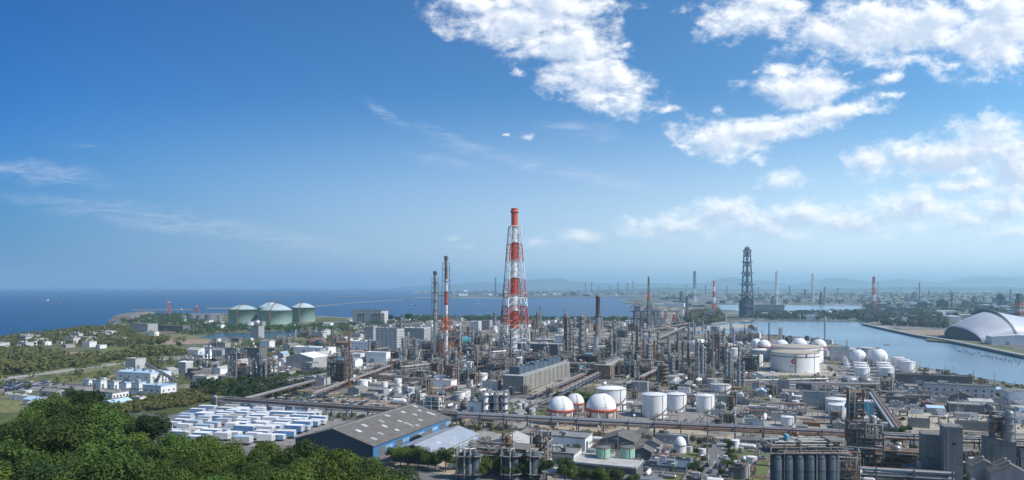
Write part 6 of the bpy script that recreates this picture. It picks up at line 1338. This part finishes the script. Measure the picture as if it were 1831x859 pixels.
# ---------------------------------------------------------------- woods (nobody could count these), made of leaf clumps standing on the ground
def woods(name, label, poly, n, h0, h1, m, seed, s=1.5, leaves=34):
    rr = random.Random(seed); ws = [P(*q) for q in poly]; x0, x1 = min(v.x for v in ws), max(v.x for v in ws); y0, y1 = min(v.y for v in ws), max(v.y for v in ws)
    k = 0; tries = 0; vs, fs = [], []
    while k < n and tries < n * 40:
        tries += 1; x, y = rr.uniform(x0, x1), rr.uniform(y0, y1)
        if not inpoly(*to_px(x, y), poly): continue
        if any((x - a) ** 2 + (y - b) ** 2 < (c * .75) ** 2 for a, b, c in OCC): continue
        k += 1; h = rr.uniform(h0, h1); rx = h * rr.uniform(.45, .7)
        for _ in range(leaves):
            v = Vector((rr.gauss(0, 1), rr.gauss(0, 1), rr.gauss(0, 1) + .3)).normalized(); c = Vector((x + v.x * rx, y + v.y * rx, max(.3, h * .55 + v.z * h * .45)))
            nn = (v + Vector((rr.uniform(-.5, .5), rr.uniform(-.5, .5), rr.uniform(-.2, .6)))).normalized(); a = nn.orthogonal().normalized(); b = nn.cross(a); z = s * rr.uniform(.6, 1.3) * h / 8; o = len(vs)
            vs += [c - a * z, c - b * z * .8, c + a * z, c + b * z * .8 + nn * z * .2]; fs.append((o, o + 1, o + 2, o + 3))
    o = MB().add(vs, fs).build(name, MM[m]); o['kind'] = 'stuff'; o['label'] = label
woods('woods', 'dense dark green belt of woods below the coast road', [(0, 630), (60, 628), (100, 640), (180, 642), (240, 628), (300, 630), (330, 636), (240, 643), (140, 656), (50, 668), (0, 674)], 470, 5, 10, 'scrub_leaves', 1)
woods('woods', 'scrub and trees along the sea edge', [(0, 606), (110, 594), (200, 583), (240, 590), (230, 600), (330, 612), (200, 622), (80, 618), (0, 622)], 620, 4, 9, 'scrub_leaves', 2)
woods('woods', 'tree belt beside the pond and round the pale green tanks', [(215, 574), (262, 563), (345, 563), (400, 583), (560, 583), (640, 580), (760, 574), (760, 582), (640, 594), (440, 593), (340, 600), (230, 584)], 900, 4, 8, 'dark_leaves', 3)
woods('woods', 'tree line along the bay shore', [(740, 569.5), (870, 570), (1130, 573), (1130, 576), (870, 574), (740, 575)], 420, 6, 11, 'dark_leaves', 4)
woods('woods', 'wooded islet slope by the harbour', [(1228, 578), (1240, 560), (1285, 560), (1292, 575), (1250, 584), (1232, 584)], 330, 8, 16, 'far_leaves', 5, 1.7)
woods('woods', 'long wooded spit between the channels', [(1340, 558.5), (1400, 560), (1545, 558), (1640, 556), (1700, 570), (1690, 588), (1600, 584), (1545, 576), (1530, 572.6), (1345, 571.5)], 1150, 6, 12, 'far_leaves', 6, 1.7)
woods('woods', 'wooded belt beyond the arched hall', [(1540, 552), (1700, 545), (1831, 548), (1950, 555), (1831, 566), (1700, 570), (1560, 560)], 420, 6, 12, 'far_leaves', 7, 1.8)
woods('woods', 'green shore strip with scrub and trees along the channel', [(1640, 660), (1720, 675), (1831, 694), (1900, 705), (1831, 706), (1740, 690), (1650, 674)], 70, 2.5, 5, 'scrub_leaves', 8)
woods('woods', 'scrub meadow between the white cluster and the wooded hill', [(60, 720), (230, 716), (330, 708), (395, 700), (400, 712), (330, 728), (200, 745), (90, 740)], 900, 2, 5, 'scrub_leaves', 9)
woods('woods', 'trees and bushes behind the trailer yard', [(340, 700), (360, 690), (500, 690), (560, 690), (470, 712), (390, 720)], 170, 3, 8, 'dark_leaves', 10)
woods('woods', 'dark hedge lines by the flat white sheds', [(430, 682), (560, 672), (640, 664), (640, 668), (540, 684), (440, 690)], 200, 3, 6, 'dark_leaves', 11)
woods('undergrowth', 'weeds and low bushes along the pipeway', [(400, 730), (820, 758), (1280, 788), (1280, 794), (820, 768), (560, 752)], 260, 1.2, 3, 'scrub_leaves', 12)
woods('undergrowth', 'bushes round the ball tanks', [(1010, 716), (1060, 712), (1052, 735), (1030, 740), (1025, 724)], 70, 3, 6, 'dark_leaves', 13)
woods('woods', 'country hedges and copses on the fields', [(-100, 640), (200, 640), (330, 640), (420, 610), (560, 602), (620, 602), (600, 640), (420, 660), (330, 690), (60, 700), (-100, 700)], 420, 2, 7, 'scrub_leaves', 14)
woods('undergrowth', 'scattered weeds and shrubs among the plant yards', [(640, 620), (1340, 610), (1831, 700), (1831, 859), (1000, 859), (760, 740), (640, 700)], 800, 1, 3.5, 'scrub_leaves', 15, leaves=22)
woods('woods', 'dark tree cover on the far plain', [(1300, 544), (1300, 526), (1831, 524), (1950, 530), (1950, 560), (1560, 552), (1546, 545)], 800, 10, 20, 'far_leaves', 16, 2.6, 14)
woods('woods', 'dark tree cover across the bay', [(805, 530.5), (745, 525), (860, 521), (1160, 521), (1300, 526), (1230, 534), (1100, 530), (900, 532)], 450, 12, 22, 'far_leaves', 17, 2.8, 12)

# ---------------------------------------------------------------- single trees
TR = [tree_proto(1, 10, 4.8, 4200, .30), tree_proto(2, 11, 5.4, 4600, .32, lobes=8), tree_proto(3, 9, 4.2, 3600, .29, 'dark_leaves'), tree_proto(4, 12, 5.0, 4400, .31), tree_proto(5, 10, 5.6, 4600, .31, lobes=9), tree_proto(6, 11, 4.6, 4000, .28, 'dark_leaves', lobes=7)]
tu = set()
def plant(k, loc, sc, label, group, px, row, auto=True):
    o = TR[k] if k not in tu else copy_tree(TR[k]); tu.add(k); o.location = loc; o.scale = (sc * R.uniform(.85, 1.2), sc * R.uniform(.85, 1.2), sc * R.uniform(.85, 1.15)); o.rotation_euler = (0, 0, R.uniform(0, 6.3)); tag(o, label, 'tree', group); LAB.append([o, px, row, auto])
pts = []; tries = 0
while len(pts) < 297 and tries < 60000:
    tries += 1; y = R.uniform(112, 270); x = R.uniform(-.80, .05) * y; px = 915.5 + F * x / y
    if y > crest(px) + 22 or px > 830 or px < -90: continue
    z = hillz(x, y)
    if z < 1.5 and px > 600 and y > 250: continue
    if any((x - a) ** 2 + (y - b) ** 2 < (5.9 + .010 * y) ** 2 for a, b in pts): continue
    if Y0 + (CH - z - 14) * F / y > 905: continue
    pts.append((x, y))
print('FOREST', len(pts), tries)
for x, y in pts:
    z = hillz(x, y); row = Y0 + (CH - z - 6) * F / y; px = 915.5 + F * x / y
    plant(R.choice((0, 1, 1, 2, 3, 4, 4, 5)), (x, y, z - .4), R.uniform(.72, 1.25), 'leafy ' + ('crest' if y > crest(px) - 25 else 'mid-slope' if y > 165 else 'lower') + ' hill tree', 'trees of the wooded hill', px, row, True)
for i, (px, row, sc) in enumerate([(700, 838, .6), (716, 846, .75), (733, 850, .5), (748, 850, .7), (765, 853, .8), (779, 855, .5), (797, 857, .95), (812, 852, .55), (830, 868, .75), (846, 866, .6), (862, 868, .9), (880, 868, .62), (896, 866, .75), (912, 869, .6), (930, 869, .85), (946, 868, .62), (960, 866, .7), (976, 869, .8), (1010, 880, .9), (1028, 882, .7), (1046, 884, .8), (1066, 884, .6), (1083, 886, .7), (1103, 886, .65), (1130, 888, .6)]):
    plant(i % 6, P(px, row - 12), sc * 1.2, 'round green tree of the row along the bottom road', 'trees along the bottom road', px, row, False)
for px, row, sc in [(1023, 812, .32), (1031, 808, .36), (1038, 803, .36), (1046, 799, .36), (1053, 794, .36), (1060, 789, .3), (1205, 815, .35), (1215, 826, .3), (1232, 806, .35), (1250, 800, .4), (1246, 815, .35), (1257, 830, .42), (1262, 806, .3), (1240, 842, .5), (1252, 855, .45), (1300, 800, .45), (1306, 806, .4), (1309, 815, .45), (1303, 822, .45), (1310, 830, .4), (1298, 838, .45), (1306, 845, .5), (1290, 855, .45), (1285, 735, .3), (1310, 729, .3), (1305, 738, .32), (1298, 748, .32), (1335, 740, .35), (1340, 748, .3),
                       (1742, 722, .45), (1750, 727, .45), (1758, 732, .45), (1766, 737, .5), (1774, 742, .5), (1780, 747, .45), (1654, 703, .45), (1648, 696, .4), (1662, 708, .4), (1784, 712, .4), (1776, 708, .4), (1612, 785, .7), (1620, 792, .6), (1606, 800, .6), (1626, 776, .5), (1634, 820, .6), (1582, 680, .4), (1590, 676, .4), (1486, 668, .4), (1492, 676, .4), (1615, 757, .4),
                       (398, 706, .9), (412, 702, 1.0), (372, 712, .7), (388, 712, .8), (345, 716, .6), (250, 694, .0 + .5), (318, 712, .5), (520, 640, .7), (505, 646, .6), (100, 724, .8), (125, 716, .9), (140, 720, .8), (92, 706, .7), (250, 618, .8), (270, 622, .8), (285, 621, .9), (320, 624, .8), (380, 640, .5)]:
    plant(R.randrange(6), P(px, row), sc, 'small bushy green tree', 'bushy trees about the plant', px, row, True)
for px, row, h in [(700, 577, 22), (712, 578, 18), (730, 579, 24), (1268, 575, 10)]:
    plant(2, P(px, row), h / 9, 'tall dark tree by the bay shore', 'tall trees by the bay', px, row, True)
# a crown for the islet dome
# ---------------------------------------------------------------- labels: say which one
ORD = ['first', 'second', 'third', 'fourth', 'fifth', 'sixth', 'seventh', 'eighth', 'ninth', 'tenth', 'eleventh', 'twelfth', 'thirteenth', 'fourteenth', 'fifteenth', 'sixteenth', 'seventeenth', 'eighteenth', 'nineteenth', 'twentieth']
def whereabouts(px, row):
    b = min(LM, key=lambda l: (l[0] - px) ** 2 + (2.2 * (l[1] - row)) ** 2); dx, dy = px - b[0], (row - b[1]) * 2.2
    if abs(dx) > abs(dy): rel = 'left of' if dx < 0 else 'right of'
    else: rel = 'behind' if dy < 0 else 'in front of'
    if hypot(dx, dy) > 170: rel = 'far ' + rel
    return rel + ' ' + b[2]
byl = {}
for e in LAB:
    o, px, row, auto = e; l = o['label']; o['kind'] = 'thing'
    if auto: l = l + ' ' + whereabouts(px, row)
    byl.setdefault(l, []).append((px, row, o))
for l, v in byl.items():
    if len(v) == 1: v[0][2]['label'] = ' '.join(l.split()[:16]); continue
    v.sort(key=lambda q: q[0]); n_ = len(v); w_ = l.split()
    for i, (px, row, o) in enumerate(v):
        if n_ <= 20: pre = ('leftmost' if i == 0 else 'rightmost' if i == n_ - 1 else ORD[i] + ' from left:')
        elif i < 20: pre = 'leftmost' if i == 0 else ORD[i] + ' from left:'
        elif n_ - 1 - i < 20: pre = 'rightmost' if i == n_ - 1 else ORD[n_ - 1 - i] + ' from right:'
        else: pre = ''
        o['label'] = ' '.join((pre + ' ' + l).split()[:16])
        if not o.get('group'): o['group'] = ' '.join(l.split()[:10])

LL = {}
for e in LAB: LL.setdefault(e[0]['label'], []).append(e[0].name)
import collections
print('KINDS', collections.Counter(e[0].name.split('.')[0] for e in LAB).most_common(12))
print('LONG', sum(len(l.split()) >= 16 for l in LL), 'DUP', sum(len(v) > 1 for v in LL.values()), [(l, len(v)) for l, v in LL.items() if len(v) > 1][:12])
